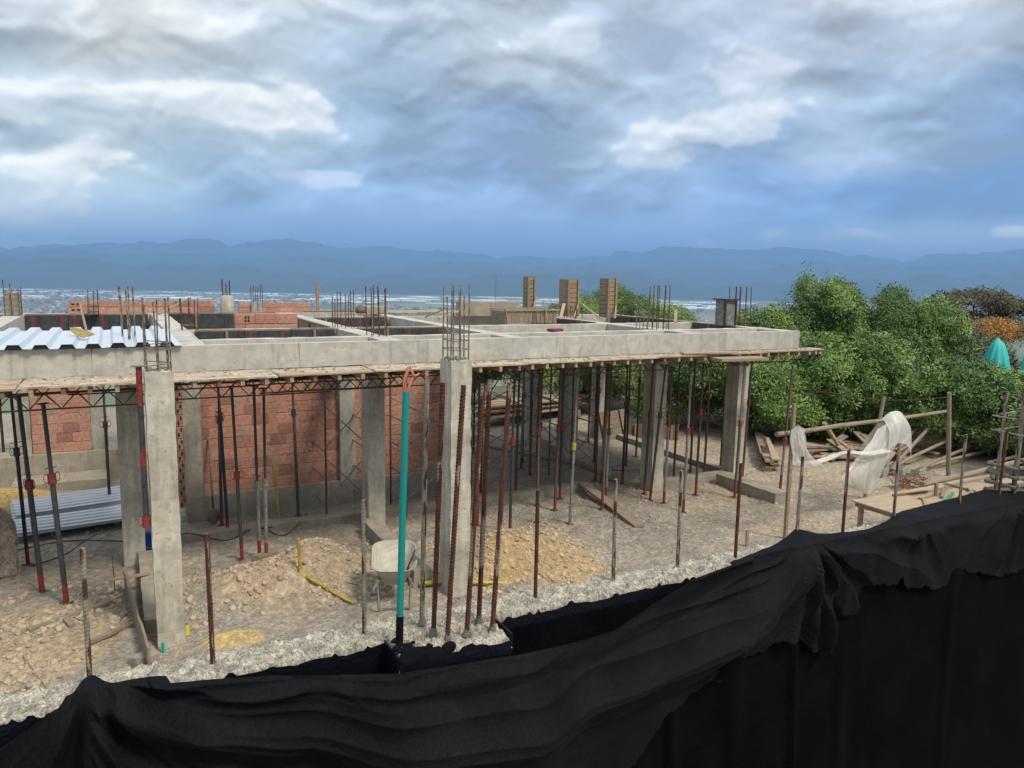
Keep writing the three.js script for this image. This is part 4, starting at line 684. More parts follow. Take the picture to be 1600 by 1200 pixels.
{ // teal conduit with its copper wires
  const t = thing('conduit_pipe', 'teal plastic conduit with bare copper wires looping out of its top', 'pipe', [0.635, WT - 0.03, -11.51]); t.rotation.z = -0.03;
  const g = new THREE.CylinderGeometry(0.0133, 0.0133, 1.0, 24, 1, true); g.translate(0, 0.5, 0); const gi = new THREE.CylinderGeometry(0.0113, 0.0113, 1.0, 24, 1, true); gi.translate(0, 0.5, 0); gi.scale(1, 1, 1); const rim = new THREE.RingGeometry(0.0113, 0.0133, 24); rim.rotateX(-Math.PI / 2); rim.translate(0, 1.0, 0);
  part('tube', merge([g, gi, rim]), std(L(0.001, 0.20, 0.18), { roughness: 0.45, side: THREE.DoubleSide }), t);
  const tar = new THREE.CylinderGeometry(0.0142, 0.0155, 0.17, 20, 8, true), p = tar.attributes.position; for (let i = 0; i < p.count; i++) if (p.getY(i) > 0.08) p.setY(i, p.getY(i) - 0.07 * vnoise(Math.atan2(p.getZ(i), p.getX(i)) * 2 + 5, 1, 0, 4)); tar.translate(0, 0.07, 0); part('tar_smear', tar, M.tar, t);
  part('wire', tube([V3(-0.006, 0.9, 0), V3(-0.0075, 1.0, 0.002), V3(-0.011, 1.045, 0.004), V3(0.003, 1.082, 0.006), V3(0.010, 1.094, 0.004), V3(0.016, 1.082, 0), V3(0.027, 1.06, -0.002), V3(0.021, 1.04, 0), V3(0.010, 1.02, 0.002), V3(0.004, 1.0, 0), V3(0.003, 0.9, 0)], 0.0036, 70, 8), M.copper, t);
  part('wire', tube([V3(-0.002, 0.9, 0.004), V3(-0.003, 1.0, 0.006), V3(-0.005, 1.05, 0.008), V3(0.008, 1.083, 0.009), V3(0.018, 1.072, 0.006), V3(0.032, 1.058, 0.004), V3(0.05, 1.066, 0.002)], 0.0034, 50, 8), M.copper, t);
  part('wire', tube([V3(0.006, 0.9, -0.004), V3(0.008, 1.0, -0.004), V3(0.024, 1.04, -0.002), V3(0.029, 1.06, 0), V3(0.018, 1.078, 0.001), V3(0.009, 1.09, -0.002), V3(0.0, 1.075, -0.003)], 0.0034, 50, 8), M.copper, t);
}
// black geotextile slung from the bars: swags between its tying points, bunched where it is gathered
{
  const start = [[-1.6, -11.55, 2.5], [-0.8, -11.53, 2.91], [-0.62, -11.52, 3.0], [-0.53, -11.5, 3.045], [-0.45, -11.46, 3.078], [-0.41, -11.37, 3.115], [-0.37, -11.455, 3.09], [-0.2, -11.475, 3.088], [-0.05, -11.49, 3.066], [0.15, -11.52, 3.03], [0.33, -11.56, 3.008], [0.58, -11.65, 3.0], [0.84, -11.66, 2.985], [1.08, -11.65, 2.96], [1.34, -11.58, 2.915], [1.61, -11.54, 2.90], [1.85, -11.53, 2.985], [2.12, -11.505, 3.055], [2.39, -11.47, 3.082], [2.62, -11.44, 3.095], [2.80, -11.40, 3.11], [2.92, -11.35, 3.13], [3.06, -11.41, 3.095], [3.4, -11.43, 3.08], [3.6, -11.40, 3.09], [3.71, -11.35, 3.10], [4.0, -11.28, 3.085], [4.35, -11.28, 3.10], [4.7, -11.3, 3.125], [5.0, -11.42, 3.10], [5.6, -11.42, 3.10], [6.6, -11.42, 3.10]];
  const sv = start.map((p) => [p[0], p[1]]), sy = start.map((p) => [p[0], p[2]]);
  const hem = [[-1.6, 1.7], [1.2, 1.85], [1.5, 2.02], [1.78, 2.25], [1.99, 2.43], [2.11, 2.48], [2.31, 2.48], [2.36, 2.58], [2.56, 2.58], [2.66, 2.64], [2.8, 2.61], [2.86, 2.56], [3.02, 2.49], [3.07, 2.68], [3.21, 2.67], [3.29, 2.81], [3.53, 2.79], [3.57, 2.83], [3.65, 2.74], [3.85, 2.69], [4.04, 2.67], [4.09, 2.76], [4.3, 2.70], [4.55, 2.65], [4.82, 2.66], [5.2, 2.71], [6.6, 2.7]];
  const crease = (x) => 1 - 2 * Math.pow(Math.abs(Math.sin(x / 2)), 0.75);
  const ridge = (x) => { const s = Math.sin(x); return s > 0 ? s : -Math.pow(-s, 0.7); };
  const off = (u, y) => {
    let o = 0.018;
    const x = clamp((u + 0.41) / 3.33), sw = Math.pow(4 * x * (1 - x), 0.8), d = 3.11 - y;
    if (u > -0.41 && u < 2.92) {            // swag folds follow hanging curves between the two tying points
      const k = d / (0.03 + 0.27 * sw * (0.75 + 0.5 * x)) + (fbm(u * 1.3, y * 1.6, 2, 0, 321) - 0.5) * 0.5;
      const amp = 0.085 * Math.pow(sw, 0.6) * sst(0.5, 1.3, k + 0.4) * (1 - 0.45 * sst(2.6, 5, k));
      o += amp * (0.75 + ridge(k * 2.5 - 2.2)) + 0.024 * Math.pow(sw, 0.5) * sst(0.22, 0.5, sw) * sst(0.35, 0.7, k) * crease(k * 6.4 + 1.0 + 1.6 * fbm(u * 1.2, y * 1.2, 2, 0, 322)) + 0.009 * Math.pow(sw, 0.4) * sst(0.35, 0.6, sw) * sst(0.5, 0.8, k) * crease(k * 15 + 3.5 * fbm(u * 1.6, y * 1.6, 2, 0, 320));
      o += 0.04 * sw * sst(0.6, 3.0, k);
    }
    // folds fanning out from each tying point
    for (const [ua, n, A, ph, reach] of [[-0.41, 9, 0.06, 0.6, 0.62], [2.92, 12, 0.05, 1.3, 0.55], [3.71, 9, 0.016, 0.2, 0.3], [4.7, 10, 0.036, 0.9, 0.45], [3.27, 7, 0.010, 2, 0.25]]) {
      const dx = u - ua, dy = Math.max(0.001, 3.13 - y), r = Math.hypot(dx, dy); if (r > reach * 2.2) continue;
      const th = Math.atan2(dx, dy) + 0.25 * (fbm(u * 3, y * 3, 2, 0, 323) - 0.5);
      o += A * sst(0, reach * 0.35, r) * (1 - sst(reach, reach * 2.1, r)) * (0.6 + 0.45 * ridge(th * n + ph) + 0.28 * crease(th * n * 1.9 + ph * 3));
    }
    // gathered bundle below the knot
    const bu = (u - 2.94) / 0.17; if (Math.abs(bu) < 1.6) o += Math.exp(-bu * bu * 1.6) * sst(0.02, 0.25, d) * (0.035 + 0.042 * ridge((u + 0.05 * d) * 46 + 0.4 + 1.5 * fbm(u * 4, y * 1.2, 2, 0, 324)));
    // limp, crumpled flap beyond the knot
    const fl = sst(3.05, 3.3, u); o += fl * (0.022 * (fbm(u * 4.2, y * 3.4, 3, 0, 325) - 0.35) * 2.2 + 0.05 * sst(0.1, 0.36, d) * (fbm(u * 2.6, 3, 2, 0, 326) - 0.2) + 0.004 * ridge(fbm(u * 2.4, y * 3.2, 2, 0, 327) * 13));
    o += 0.006 * (fbm(u * 5, y * 5, 3, 0, 328) - 0.4) + 0.0016 * (fbm(u * 24, y * 20, 3, 0, 329) - 0.5);
    const pil = sst(0.25, 0.6, u) * (1 - sst(1.06, 1.5, u)); o = Math.max(o, 0.006); return o + pil * 0.175;
  };
  const NU = 700, NT = 190, pos = [], uv = [], idx = [];
  for (let i = 0; i <= NU; i++) {
    const u = mix(-1.5, 6.4, i / NU), s0 = smoothPts(sv, u, 0.03), y0 = smoothPts(sy, u, 0.03) + 0.004 * (fbm(u * 14, 2, 3, 0, 331) - 0.5);
    const h = lerpPts(hem, u) + 0.05 * (fbm(u * 9, 5, 3, 0, 332) - 0.5) + 0.020 * (vnoise(u * 55, 1, 0, 333) - 0.5) + 0.012 * (vnoise(u * 120, 1, 0, 334) - 0.5);
    const pil = sst(0.25, 0.6, u) * (1 - sst(1.06, 1.5, u)), edge = -11.478 - pil * 0.0, cover = Math.max(0, s0 - edge), total = cover + (Math.min(y0, 3.085) - h);
    const sway = 0.03 * (fbm(u * 1.5, 9, 2, 0, 335) - 0.5);
    for (let j = 0; j <= NT; j++) {
      const l = total * (j / NT); let v, y, uu = u;
      if (l < cover) { const t = l / cover; v = mix(s0, edge, t); y = mix(y0, 3.085, t) + 0.012 * (fbm(u * 12, v * 30, 3, 0, 336) - 0.3); }
      else { y = Math.min(y0, 3.085) - (l - cover); const d = l - cover; v = edge - off(u, y) * sst(-0.004, cover > 0.02 ? 0.06 : 0.012, d + (cover > 0.02 ? 0 : 0.006)); if (cover <= 0.02) v = Math.min(v, s0 - off(u, y) * 0.25 * sst(0, 0.05, d)) ; uu += sway * d; }
      pos.push(uu, y, -v); uv.push(u, l); if (i && j) { const a = (i - 1) * (NT + 1) + j - 1, b = i * (NT + 1) + j - 1; idx.push(a, a + 1, b + 1, a, b + 1, b); }
    }
  }
  const g = new THREE.BufferGeometry(); g.setAttribute('position', new THREE.Float32BufferAttribute(pos, 3)); g.setAttribute('uv', new THREE.Float32BufferAttribute(uv, 2)); g.setIndex(idx); g.computeVertexNormals();
  single('black_cloth', g, M.cloth, 'black fabric draped in swags over the bars of the retaining wall', 'cloth');
  // an older layer hanging straight behind it
  const p2 = [], t2 = [], i2 = [], A = 420, B = 70;
  for (let i = 0; i <= A; i++) for (let j = 0; j <= B; j++) { const u = mix(1.1, 6.4, i / A), y = mix(2.98, 0.6, j / B), w = (u - 0.06 * (2.9 - y)) , f = fbm(w * 2.4, 1 + y * 0.25, 3, 0, 341), o = 0.004 + sst(2.98, 2.7, y) * (0.010 + 0.026 * Math.max(0, Math.sin(w * 15 + 7 * f)) ** 2 * sst(0.42, 0.66, fbm(w * 1.1, 3, 2, 0, 342)) * (1 - sst(3.9, 4.6, u)) + 0.025 * f); p2.push(u, y, -(-11.474 - o)); t2.push(u, y); if (i && j) { const a = (i - 1) * (B + 1) + j - 1, b = i * (B + 1) + j - 1; i2.push(a, a + 1, b + 1, a, b + 1, b); } }
  const g2 = new THREE.BufferGeometry(); g2.setAttribute('position', new THREE.Float32BufferAttribute(p2, 3)); g2.setAttribute('uv', new THREE.Float32BufferAttribute(t2, 2)); g2.setIndex(i2); g2.computeVertexNormals();
  single('black_cloth', g2, M.clothOld, 'darker fabric layer hanging straight down below the ragged hem', 'cloth');
}

// ================================================================== things on the ground
const on = (o, u, v, dy = 0, turn = 0) => { o.position.set(u, groundY(u, v) + dy, -v); o.rotation.y = turn; return o; };
// planks and boards lying about: from (u,v) to (u,v)
function board(u0, v0, u1, v1, w, th, m, label, lift = 0, e0 = 0, e1 = 0, group) {
  const a = V3(u0, groundY(u0, v0) + th / 2 + 0.01 + e0, -v0), b = V3(u1, groundY(u1, v1) + th / 2 + 0.01 + e1, -v1), l = a.distanceTo(b), o = single('plank', lbox(l, th, w), m, label, 'plank', group);
  o.position.copy(a).add(b).multiplyScalar(0.5); o.position.y += lift; const d = b.sub(a).normalize(); o.rotation.set(0, Math.atan2(-d.z, d.x), Math.asin(d.y), 'YXZ'); return o;
}
board(8.28, -1.0, 7.93, -3.45, 0.2, 0.045, M.woodGrey, 'weathered scaffold plank sloping down off the floor edge', 0, 0.12, 0);
board(-1.36, -3.88, -0.48, -3.21, 0.075, 0.04, M.woodGrey, 'long batten lying on the stony ground by the formwork board');
board(-0.71, -4.45, -0.27, -4.03, 0.07, 0.04, M.woodGrey, 'short batten lying against the foot of the formwork board');
board(-0.98, -3.72, -0.9, -3.95, 0.07, 0.03, M.woodGrey, 'offcut of board beside the long batten');
board(1.42, -2.75, 1.75, -2.45, 0.16, 0.09, M.woodGrey, 'thick block of timber near the pair of grey props');
board(-0.5, -2.9, 0.0, -2.78, 0.04, 0.03, M.woodPale, 'thin pale spacer lath across the formwork trench', 0.22);
board(9.9, 0.2, 10.5, -0.1, 0.12, 0.03, M.woodPale, 'pale plank on the floor behind the middle column');
board(8.2, 3.5, 9.35, 0.9, 0.09, 0.05, M.woodGrey, 'long batten along the floor towards the rear column');
board(9.45, 0.9, 9.3, -0.7, 0.05, 0.04, M.woodGrey, 'batten on the floor ending near the middle column');
{ const g = rough(-1.3, 1.3, -0.3, 0.0, -0.016, 0.016, 0.1, 0.008, 951), o = single('formwork_side', g, M.woodGrey, 'upright formwork board along the grade beam by the tied prop', 'form board'); o.position.set(-0.21, 0.31, 3.98); o.rotation.set(0, Math.atan2(-2.57, 0.2), 0.0);
  const k = thing('concrete_block', 'broken concrete block at the end of the formwork board', 'block', [-0.16, groundY(-0.16, -5.0) - 0.02, -5.02], 0.4); part('block_body', rough(-0.14, 0.14, 0, 0.16, -0.1, 0.1, 0.05, 0.03, 952), M.concreteDark, k);
  single('stake', rod(V3(-0.44, -0.1, 2.62), V3(-0.45, 0.52, 2.62), 0.007, 0.007, 6), M.rust, 'thin steel stake standing by the formwork trench', 'stake');
  single('stake', lbox(0.055, 0.34, 0.03, 9.0, 0.12, 5.0), M.wood, 'short wooden stake beyond the crest of the retaining wall', 'stake');
}
// stacks of corrugated roofing sheets on the floor
{
  const pts = []; const n = 40; const mk = (w, l) => { const us = [], vs = []; for (let i = 0; i <= 72; i++) us.push(-w / 2 + w * i / 72); for (let j = 0; j <= 2; j++) vs.push(-l / 2 + l * j / 2); return sheet(vs, us, (a, b) => 0.024 * Math.sign(Math.sin(b * 2 * Math.PI / 0.19)) * Math.pow(Math.abs(Math.sin(b * 2 * Math.PI / 0.19)), 0.4)); };
  const g = mk(0.86, 1.95);
  const labs = ['corrugated grey roofing sheet, top of the rear pile', 'corrugated grey roofing sheet inside the rear pile', 'corrugated grey roofing sheet at the bottom of the rear pile', 'corrugated grey roofing sheet, top of the front pile', 'corrugated grey roofing sheet under the front pile'];
  [[-1.02, 0.30, 1.42, 0.16], [-1.05, 0.25, 1.40, 0.14], [-1.0, 0.2, 1.43, 0.17], [-0.98, 0.2, 0.62, 0.10], [-1.02, 0.15, 0.6, 0.12]].forEach(([u, y, v, r], i) => { const t = thing('roofing_sheet', labs[i], 'roofing sheet', [u, y, v], r, 'piled roofing sheets'); const m = part('sheet', g, i % 2 ? M.zincOld : M.zincOld, t); m.material = M.zincOld; });
  for (const [u, v, lab] of [[-1.6, 1.1, 'bearer block under the grey roofing sheets by the props'], [-0.4, 1.0, 'bearer block under the grey roofing sheets by the column']]) single('bearer', box(u - 0.05, u + 0.05, -0.02, 0.125, v - 0.5, v + 0.5), M.woodGrey, lab, 'bearer');
}
{ // dusty pink mixer housing at the side
  const t = thing('mortar_mixer', 'dusty pink housing of a mortar mixer beside the roofing sheets', 'mixer', [-2.12, groundY(-2.1, -1.3), -1.25], 0.1);
  const sh = new THREE.Shape(); sh.moveTo(-0.35, 0.05); sh.lineTo(0.38, 0.05); sh.quadraticCurveTo(0.42, 0.4, 0.39, 0.66); sh.quadraticCurveTo(0.3, 0.9, 0.1, 1.0); sh.lineTo(-0.35, 1.0); sh.closePath();
  const g = new THREE.ExtrudeGeometry(sh, { depth: 0.5, bevelEnabled: true, bevelSize: 0.03, bevelThickness: 0.03, bevelSegments: 3 }); g.translate(0, 0, -0.25); part('housing', g, std(L(0.56, 0.42, 0.35), { map: rep(texGrime, 2, 2), roughness: 0.8 }), t);
  part('hub', rod(V3(0.15, 0.45, 0.27), V3(0.15, 0.45, 0.31), 0.045, 0.045, 14), M.steelDark, t); part('skid', lbox(0.8, 0.06, 0.08, 0, 0.03, 0.2), M.steelDark, t); part('skid', lbox(0.8, 0.06, 0.08, 0, 0.03, -0.2), M.steelDark, t);
}
{ // wheelbarrow crusted with mortar
  const t = on(thing('wheelbarrow', 'wheelbarrow with a mortar-caked pale tray behind the teal conduit', 'wheelbarrow'), 2.98, -4.5, 0, -0.33);
  const top = [], bot = [], N = 40, prof = [[0.30, 0.40, 0.56], [0.31, 0.415, 0.575], [0.285, 0.39, 0.56], [0.16, 0.24, 0.30], [0, 0, 0.29]], pos = [], uv = [], idx = [], sup = (c, s, a, b) => { const p = 2 / 3.2; return [a * Math.sign(c) * Math.abs(c) ** p, b * Math.sign(s) * Math.abs(s) ** p]; };
  const rings = [[0.15, 0.22, 0.27], [0.29, 0.39, 0.555], [0.315, 0.415, 0.57], [0.30, 0.40, 0.575], [0.275, 0.375, 0.555], [0.14, 0.21, 0.31], [0.001, 0.001, 0.30]];
  rings.forEach(([a, b, y], r) => { for (let i = 0; i <= N; i++) { const th = i / N * 2 * Math.PI, [x, z] = sup(Math.cos(th), Math.sin(th), a, b); pos.push(x, y + (z < 0 ? 0.10 : -0.05) * (y > 0.5 ? 1 : 0.2) + 0.012 * (fbm(x * 9 + r, z * 9, 2, 0, 351) - 0.5), z); uv.push(x + r, z); if (r && i) { const k = r * (N + 1) + i, m = k - N - 1; idx.push(m - 1, k - 1, k, m - 1, k, m); } } });
  const g = new THREE.BufferGeometry(); g.setAttribute('position', new THREE.Float32BufferAttribute(pos, 3)); g.setAttribute('uv', new THREE.Float32BufferAttribute(uv, 2)); g.setIndex(idx); g.computeVertexNormals(); part('tray', g, std(L(0.68, 0.67, 0.6), { map: rep(texConcrete, 1, 1), bumpMap: rep(bumpRubble, 2, 2), bumpScale: 0.004, roughness: 0.9, side: THREE.DoubleSide }), t);
  for (const s of [-1, 1]) { part('handle', rod(V3(s * 0.10, 0.22, -0.62), V3(s * 0.26, 0.44, 0.78), 0.018, 0.018, 8), M.steelGrey, t); part('leg', rod(V3(s * 0.22, 0.40, 0.36), V3(s * 0.2, 0, 0.42), 0.016, 0.016, 8), M.steelGrey, t); }
  part('leg_brace', rod(V3(-0.2, 0.03, 0.42), V3(0.2, 0.03, 0.42), 0.014, 0.014, 8), M.steelGrey, t);
  const w = part('wheel', new THREE.TorusGeometry(0.15, 0.045, 10, 28), M.black, t); w.rotation.y = Math.PI / 2; w.position.set(0, 0.19, -0.66); part('axle', rod(V3(-0.11, 0.2, -0.64), V3(0.11, 0.2, -0.64), 0.012, 0.012, 8), M.steelGrey, t); part('rim', new THREE.CylinderGeometry(0.11, 0.11, 0.04, 20).rotateZ(Math.PI / 2), M.steelGrey, w).rotation.y = Math.PI / 2;
}
// yellow drain and service pipes in the ground
{
  const gy_ = groundY, P = (u, v, dy) => V3(u, gy_(u, v) + dy, -v);
  const a = thing('yellow_pipe', 'yellow pipe rising from the earth heap and running along the ground', 'pipe'); part('riser', rod(P(1.9, -3.58, -0.03), P(1.89, -3.58, 0.48), 0.022, 0.022, 14), M.yellow, a); part('elbow', tube([P(1.9, -3.58, 0.0), P(1.91, -3.6, -0.02), P(1.98, -3.68, 0.0)], 0.026, 14, 10), M.yellow, a); part('run', tube([P(1.96, -3.66, 0.01), P(2.15, -3.92, 0.035), P(2.3, -4.2, 0.045), P(2.44, -4.42, 0.02)], 0.021, 30, 10), M.yellow, a);
  const b = thing('yellow_pipe_stub', 'short wide yellow pipe stub behind the wheelbarrow', 'pipe'); part('stub', rod(P(3.06, -3.62, -0.05), P(3.06, -3.62, 0.24), 0.055, 0.055, 18, true), std(L(0.66, 0.50, 0.08), { map: texGrime, roughness: 0.55, side: THREE.DoubleSide }), b); part('rim', new THREE.TorusGeometry(0.055, 0.006, 6, 24).rotateX(Math.PI / 2).translate(3.06, gy_(3.06, -3.62) + 0.24, 3.62), M.yellow, b);
  const c = thing('yellow_drain_pipe', 'yellow drain pipe with an elbow passing the foot of the column', 'pipe'); part('run', rod(P(3.42, -4.3, 0.06), P(3.72, -4.38, 0.07), 0.036, 0.036, 14), M.yellow, c); part('elbow', rod(P(3.6, -4.35, 0.065), P(3.68, -4.37, 0.068), 0.048, 0.048, 14), M.yellow, c); part('run', rod(P(4.05, -4.5, 0.06), P(4.72, -4.68, 0.02), 0.034, 0.034, 14), M.yellow, c);
  single('yellow_pole', rod(V3(2.14, 1.14, 0.22), V3(2.21, 0.05, 0.42), 0.022, 0.022, 12), M.yellow, 'yellow pipe length leaning against the plinth of the brick wall', 'pipe');
  single('teal_pipe_stub', rod(P(0.06, -4.8, -0.02), P(0.05, -4.8, 0.13), 0.018, 0.018, 12), M.teal, 'short teal pipe stub at the foot of the tied column', 'pipe');
  const e = on(thing('yellow_can', 'small crushed yellow can beside the foot of the tied column', 'can'), 0.33, -4.5, 0.0, 0.4); part('can_body', (() => { const g = new THREE.CylinderGeometry(0.04, 0.033, 0.13, 14, 4), p = g.attributes.position; for (let i = 0; i < p.count; i++) p.setX(i, p.getX(i) * (0.8 + 0.4 * vnoise(p.getY(i) * 30, 2, 0, 6))); g.translate(0, 0.065, 0); return g; })(), std(L(0.62, 0.58, 0.08), { roughness: 0.5 }), e); part('can_lid', new THREE.CylinderGeometry(0.036, 0.036, 0.008, 14).translate(0, 0.132, 0), M.steelGrey, e);
  const f = on(thing('blue_drum', 'small blue plastic drum beside the column behind the tied prop', 'drum'), 0.1, -1.15, 0, 0); part('drum_body', new THREE.LatheGeometry([[0, 0], [0.09, 0.005], [0.1, 0.03], [0.1, 0.28], [0.088, 0.31], [0, 0.315]].map(([x, y]) => new THREE.Vector2(x, y)), 20), std(L(0.015, 0.06, 0.34), { roughness: 0.45 }), f); part('drum_band', new THREE.TorusGeometry(0.101, 0.006, 6, 22).rotateX(Math.PI / 2).translate(0, 0.06, 0), M.yellow, f);
  const s = thing('shovel', 'long wooden-handled shovel leaning against the brick wall', 'shovel', [1.1, 0, -0.12]); part('handle', rod(V3(0.02, 0.3, 0.06), V3(0.03, 1.48, -0.34 + 0.02), 0.018, 0.016, 8), M.wood, s); const bg = new THREE.SphereGeometry(0.13, 14, 10, 0, Math.PI * 2, 0, Math.PI / 2); bg.scale(0.85, 0.18, 1.25); bg.rotateX(Math.PI / 2 + 0.25); part('blade', bg.translate(0.02, 0.17, 0.1), M.steelGrey, s); part('socket', rod(V3(0.02, 0.25, 0.08), V3(0.022, 0.5, 0.0), 0.02, 0.017, 8), M.steelDark, s);
  const cab = (pts, r, m, label) => single('cable', tube(pts.map(([u, v, d]) => P(u, v, (d ?? 0) + r)), r, 110, 6), m, label, 'cable');
  cab([[-1.9, -0.3], [-1.17, -0.1], [-0.33, -0.5], [0.2, -1.0, 0.02], [0.6, -0.95, 0.14], [1.2, -1.15], [1.74, -0.98, 0.13], [2.1, -1.25], [2.45, -1.0, 0.13], [2.3, -0.62], [1.95, -0.55], [1.7, -0.7], [1.95, -1.15, 0.12]], 0.009, M.black, 'black cable snaking across the floor to a loose coil by the props');
  cab([[-1.55, -1.1], [-1.1, -0.65], [-0.9, -0.2], [-0.7, 0.1]], 0.008, M.black, 'short black cable running to the roofing sheets');
  cab([[-1.9, -2.9], [-1.62, -3.5], [-1.38, -4.4], [-1.05, -5.3]], 0.008, M.woodPale, 'pale rope lying across the stony ground');
  cab([[-0.85, -3.05], [-1.0, -3.25], [-0.92, -3.6], [-0.75, -3.85]], 0.006, M.black, 'bent black wire by the long batten');
}
// plumb line hanging near the mixer
single('string_line', rod(V3(-1.62, 0.4, 1.5), V3(-1.6, 0.02, 2.6), 0.003, 0.003, 4), M.woodPale, 'pale builder string running down beside the dark blue prop', 'string');
// stones: loose bits strewn over the dug earth (a mass nobody could count)
{
  const q = mulberry(404), mk = (seed) => { const g = new THREE.IcosahedronGeometry(1, 1), p = g.attributes.position; for (let i = 0; i < p.count; i++) { const f = 0.6 + 0.75 * n3(p.getX(i) * 1.3 + seed, p.getY(i) * 1.3, p.getZ(i) * 1.3, seed); p.setXYZ(i, p.getX(i) * f, p.getY(i) * f * 0.62, p.getZ(i) * f); } g.computeVertexNormals(); return g; };
  const zones = [[-2.6, -0.3, -5.4, -2.2, 5200, 0.055, 'tan'], [0.3, 3.3, -4.4, -2.2, 6400, 0.05, 'tan'], [4.0, 6.6, -5.5, -2.6, 5600, 0.045, 'ochre'], [5.8, 10, -4.6, -1.2, 2600, 0.035, 'grey'], [9, 17, -6, 0, 2200, 0.04, 'dust'], [0, 12, -1.2, 5, 900, 0.04, 'grey'], [0, 5, -6, -4.4, 900, 0.025, 'grey'], [-3, 0, -0.8, 3, 500, 0.05, 'tan']];
  const tones = { tan: [0.41, 0.33, 0.235], ochre: [0.45, 0.345, 0.21], grey: [0.38, 0.35, 0.30], dust: [0.45, 0.39, 0.31] };
  const sm = std(L(1, 1, 1), { roughness: 0.95 }), all = []; for (const [a, b, c, d, n, s, k] of zones) for (let i = 0; i < n; i++) { const u = mix(a, b, q()), v = mix(c, d, q()); if (fbm(u * 1.4, v * 1.4, 3, 0, 411) < 0.36 + 0.1 * q()) continue; all.push([u, v, s * 0.55 * (0.14 + 1.5 * q() ** 7), tones[k], q]); }
  for (let m = 0; m < 3; m++) { const mine = all.filter((_, i) => i % 3 === m), im = new THREE.InstancedMesh(mk(m * 9 + 2), sm, mine.length), M4 = new THREE.Matrix4(), e = new THREE.Euler(), c = new THREE.Color(); mine.forEach(([u, v, s, t], i) => { e.set(q() * 0.7, q() * 6, q() * 0.7); const k = 0.68 + 0.42 * q(); M4.compose(V3(u, groundY(u, v) + s * 0.15, -v), new THREE.Quaternion().setFromEuler(e), V3(s, s, s)); im.setMatrixAt(i, M4); im.setColorAt(i, c.setRGB(t[0] * k, t[1] * k, t[2] * k)); }); im.name = numbered('loose_stones'); im.castShadow = im.receiveShadow = true; tag(im, 'loose stones and clods strewn over the dug earth', 'stones', null, 'stuff'); scene.add(im); }
}

// ================================================================== the yard beyond the end of the building
const pole = (name, a, b, r0, r1, m, label, cat, group) => { const n = 9, pts = []; for (let i = 0; i <= n; i++) { const p = a.clone().lerp(b, i / n); p.y += 0.02 * (vnoise(i * 0.8, a.x, 0, 14) - 0.5); p.z += 0.03 * (vnoise(i * 0.8, a.z, 0, 15) - 0.5); pts.push(p); } const cv = new THREE.CatmullRomCurve3(pts), g = new THREE.TubeGeometry(cv, 30, 1, 9), P = g.attributes.position, q = V3(0, 0, 0); for (let i = 0; i < P.count; i++) { const ring = Math.floor(i / 10), t = ring / 30; cv.getPointAt(t, q); const r = mix(r0, r1, t) * (0.92 + 0.16 * vnoise(ring * 0.9, a.x * 3, 0, 16)); P.setXYZ(i, q.x + (P.getX(i) - q.x) * r, q.y + (P.getY(i) - q.y) * r, q.z + (P.getZ(i) - q.z) * r); } g.computeVertexNormals(); const uv = g.attributes.uv, len = a.distanceTo(b); for (let i = 0; i < uv.count; i++) { const x = uv.getX(i), y = uv.getY(i); uv.setXY(i, x * len, y * 0.15); }
  const caps = []; for (const [t, r] of [[0, r0], [1, r1]]) { const c = new THREE.CircleGeometry(r * 0.97, 9), tan = cv.getTangentAt(t); if (t === 0) tan.negate(); c.applyQuaternion(new THREE.Quaternion().setFromUnitVectors(V3(0, 0, 1), tan)); cv.getPointAt(t, q); c.translate(q.x, q.y, q.z); caps.push(c); }
  return single(name, merge([g, ...caps]), m, label, cat, group); };
const W = (u, y, v) => V3(u, y, -v);
pole('round_pole', W(9.66, 1.84, -4.88), W(15.7, 1.70, -4.0), 0.044, 0.034, M.woodGrey, 'long round rail lashed to the posts with plastic film on it', 'pole');
single('fence_post', (() => { const g = lbox(0.06, 2.42, 0.05, 0, 1.2, 0); g.rotateZ(0.0); g.translate(9.92, -0.03, 4.97); return g; })(), M.woodGrey, 'squared timber post carrying one end of the long rail', 'post');
single('fence_post', rod(W(13.3, -0.05, -3.92), W(13.72, 2.1, -3.85), 0.045, 0.035, 8), M.woodGrey, 'slanting timber post wrapped in clear plastic film', 'post');
single('fence_post', rod(W(15.85, -0.05, -4.05), W(15.55, 2.12, -4.05), 0.05, 0.045, 8), M.woodGrey, 'round timber post at the far end of the long rail', 'post');
single('fence_wire', tube([W(11.9, 2.28, -3.05), W(12.6, 2.2, -3.6), W(13.72, 2.04, -3.85), W(15.55, 2.02, -4.05)], 0.007, 60, 5), M.rust, 'thin wire strung between the prop and the yard posts', 'wire');
pole('round_pole', W(11.95, 1.0, -6.02), W(15.6, 1.12, -5.95), 0.05, 0.045, M.woodGrey, 'short thick rail over the work bench', 'pole');
single('bench_post', rod(W(12.32, -0.05, -6.1), W(12.3, 1.0, -6.06), 0.035, 0.035, 8), M.wood, 'stout post holding the thick rail beside the bench', 'post');
single('bench_post', rod(W(13.92, -0.05, -6.17), W(13.9, 1.2, -6.05), 0.05, 0.045, 8), M.woodGrey, 'grey post holding the thick rail near the bar cage', 'post');
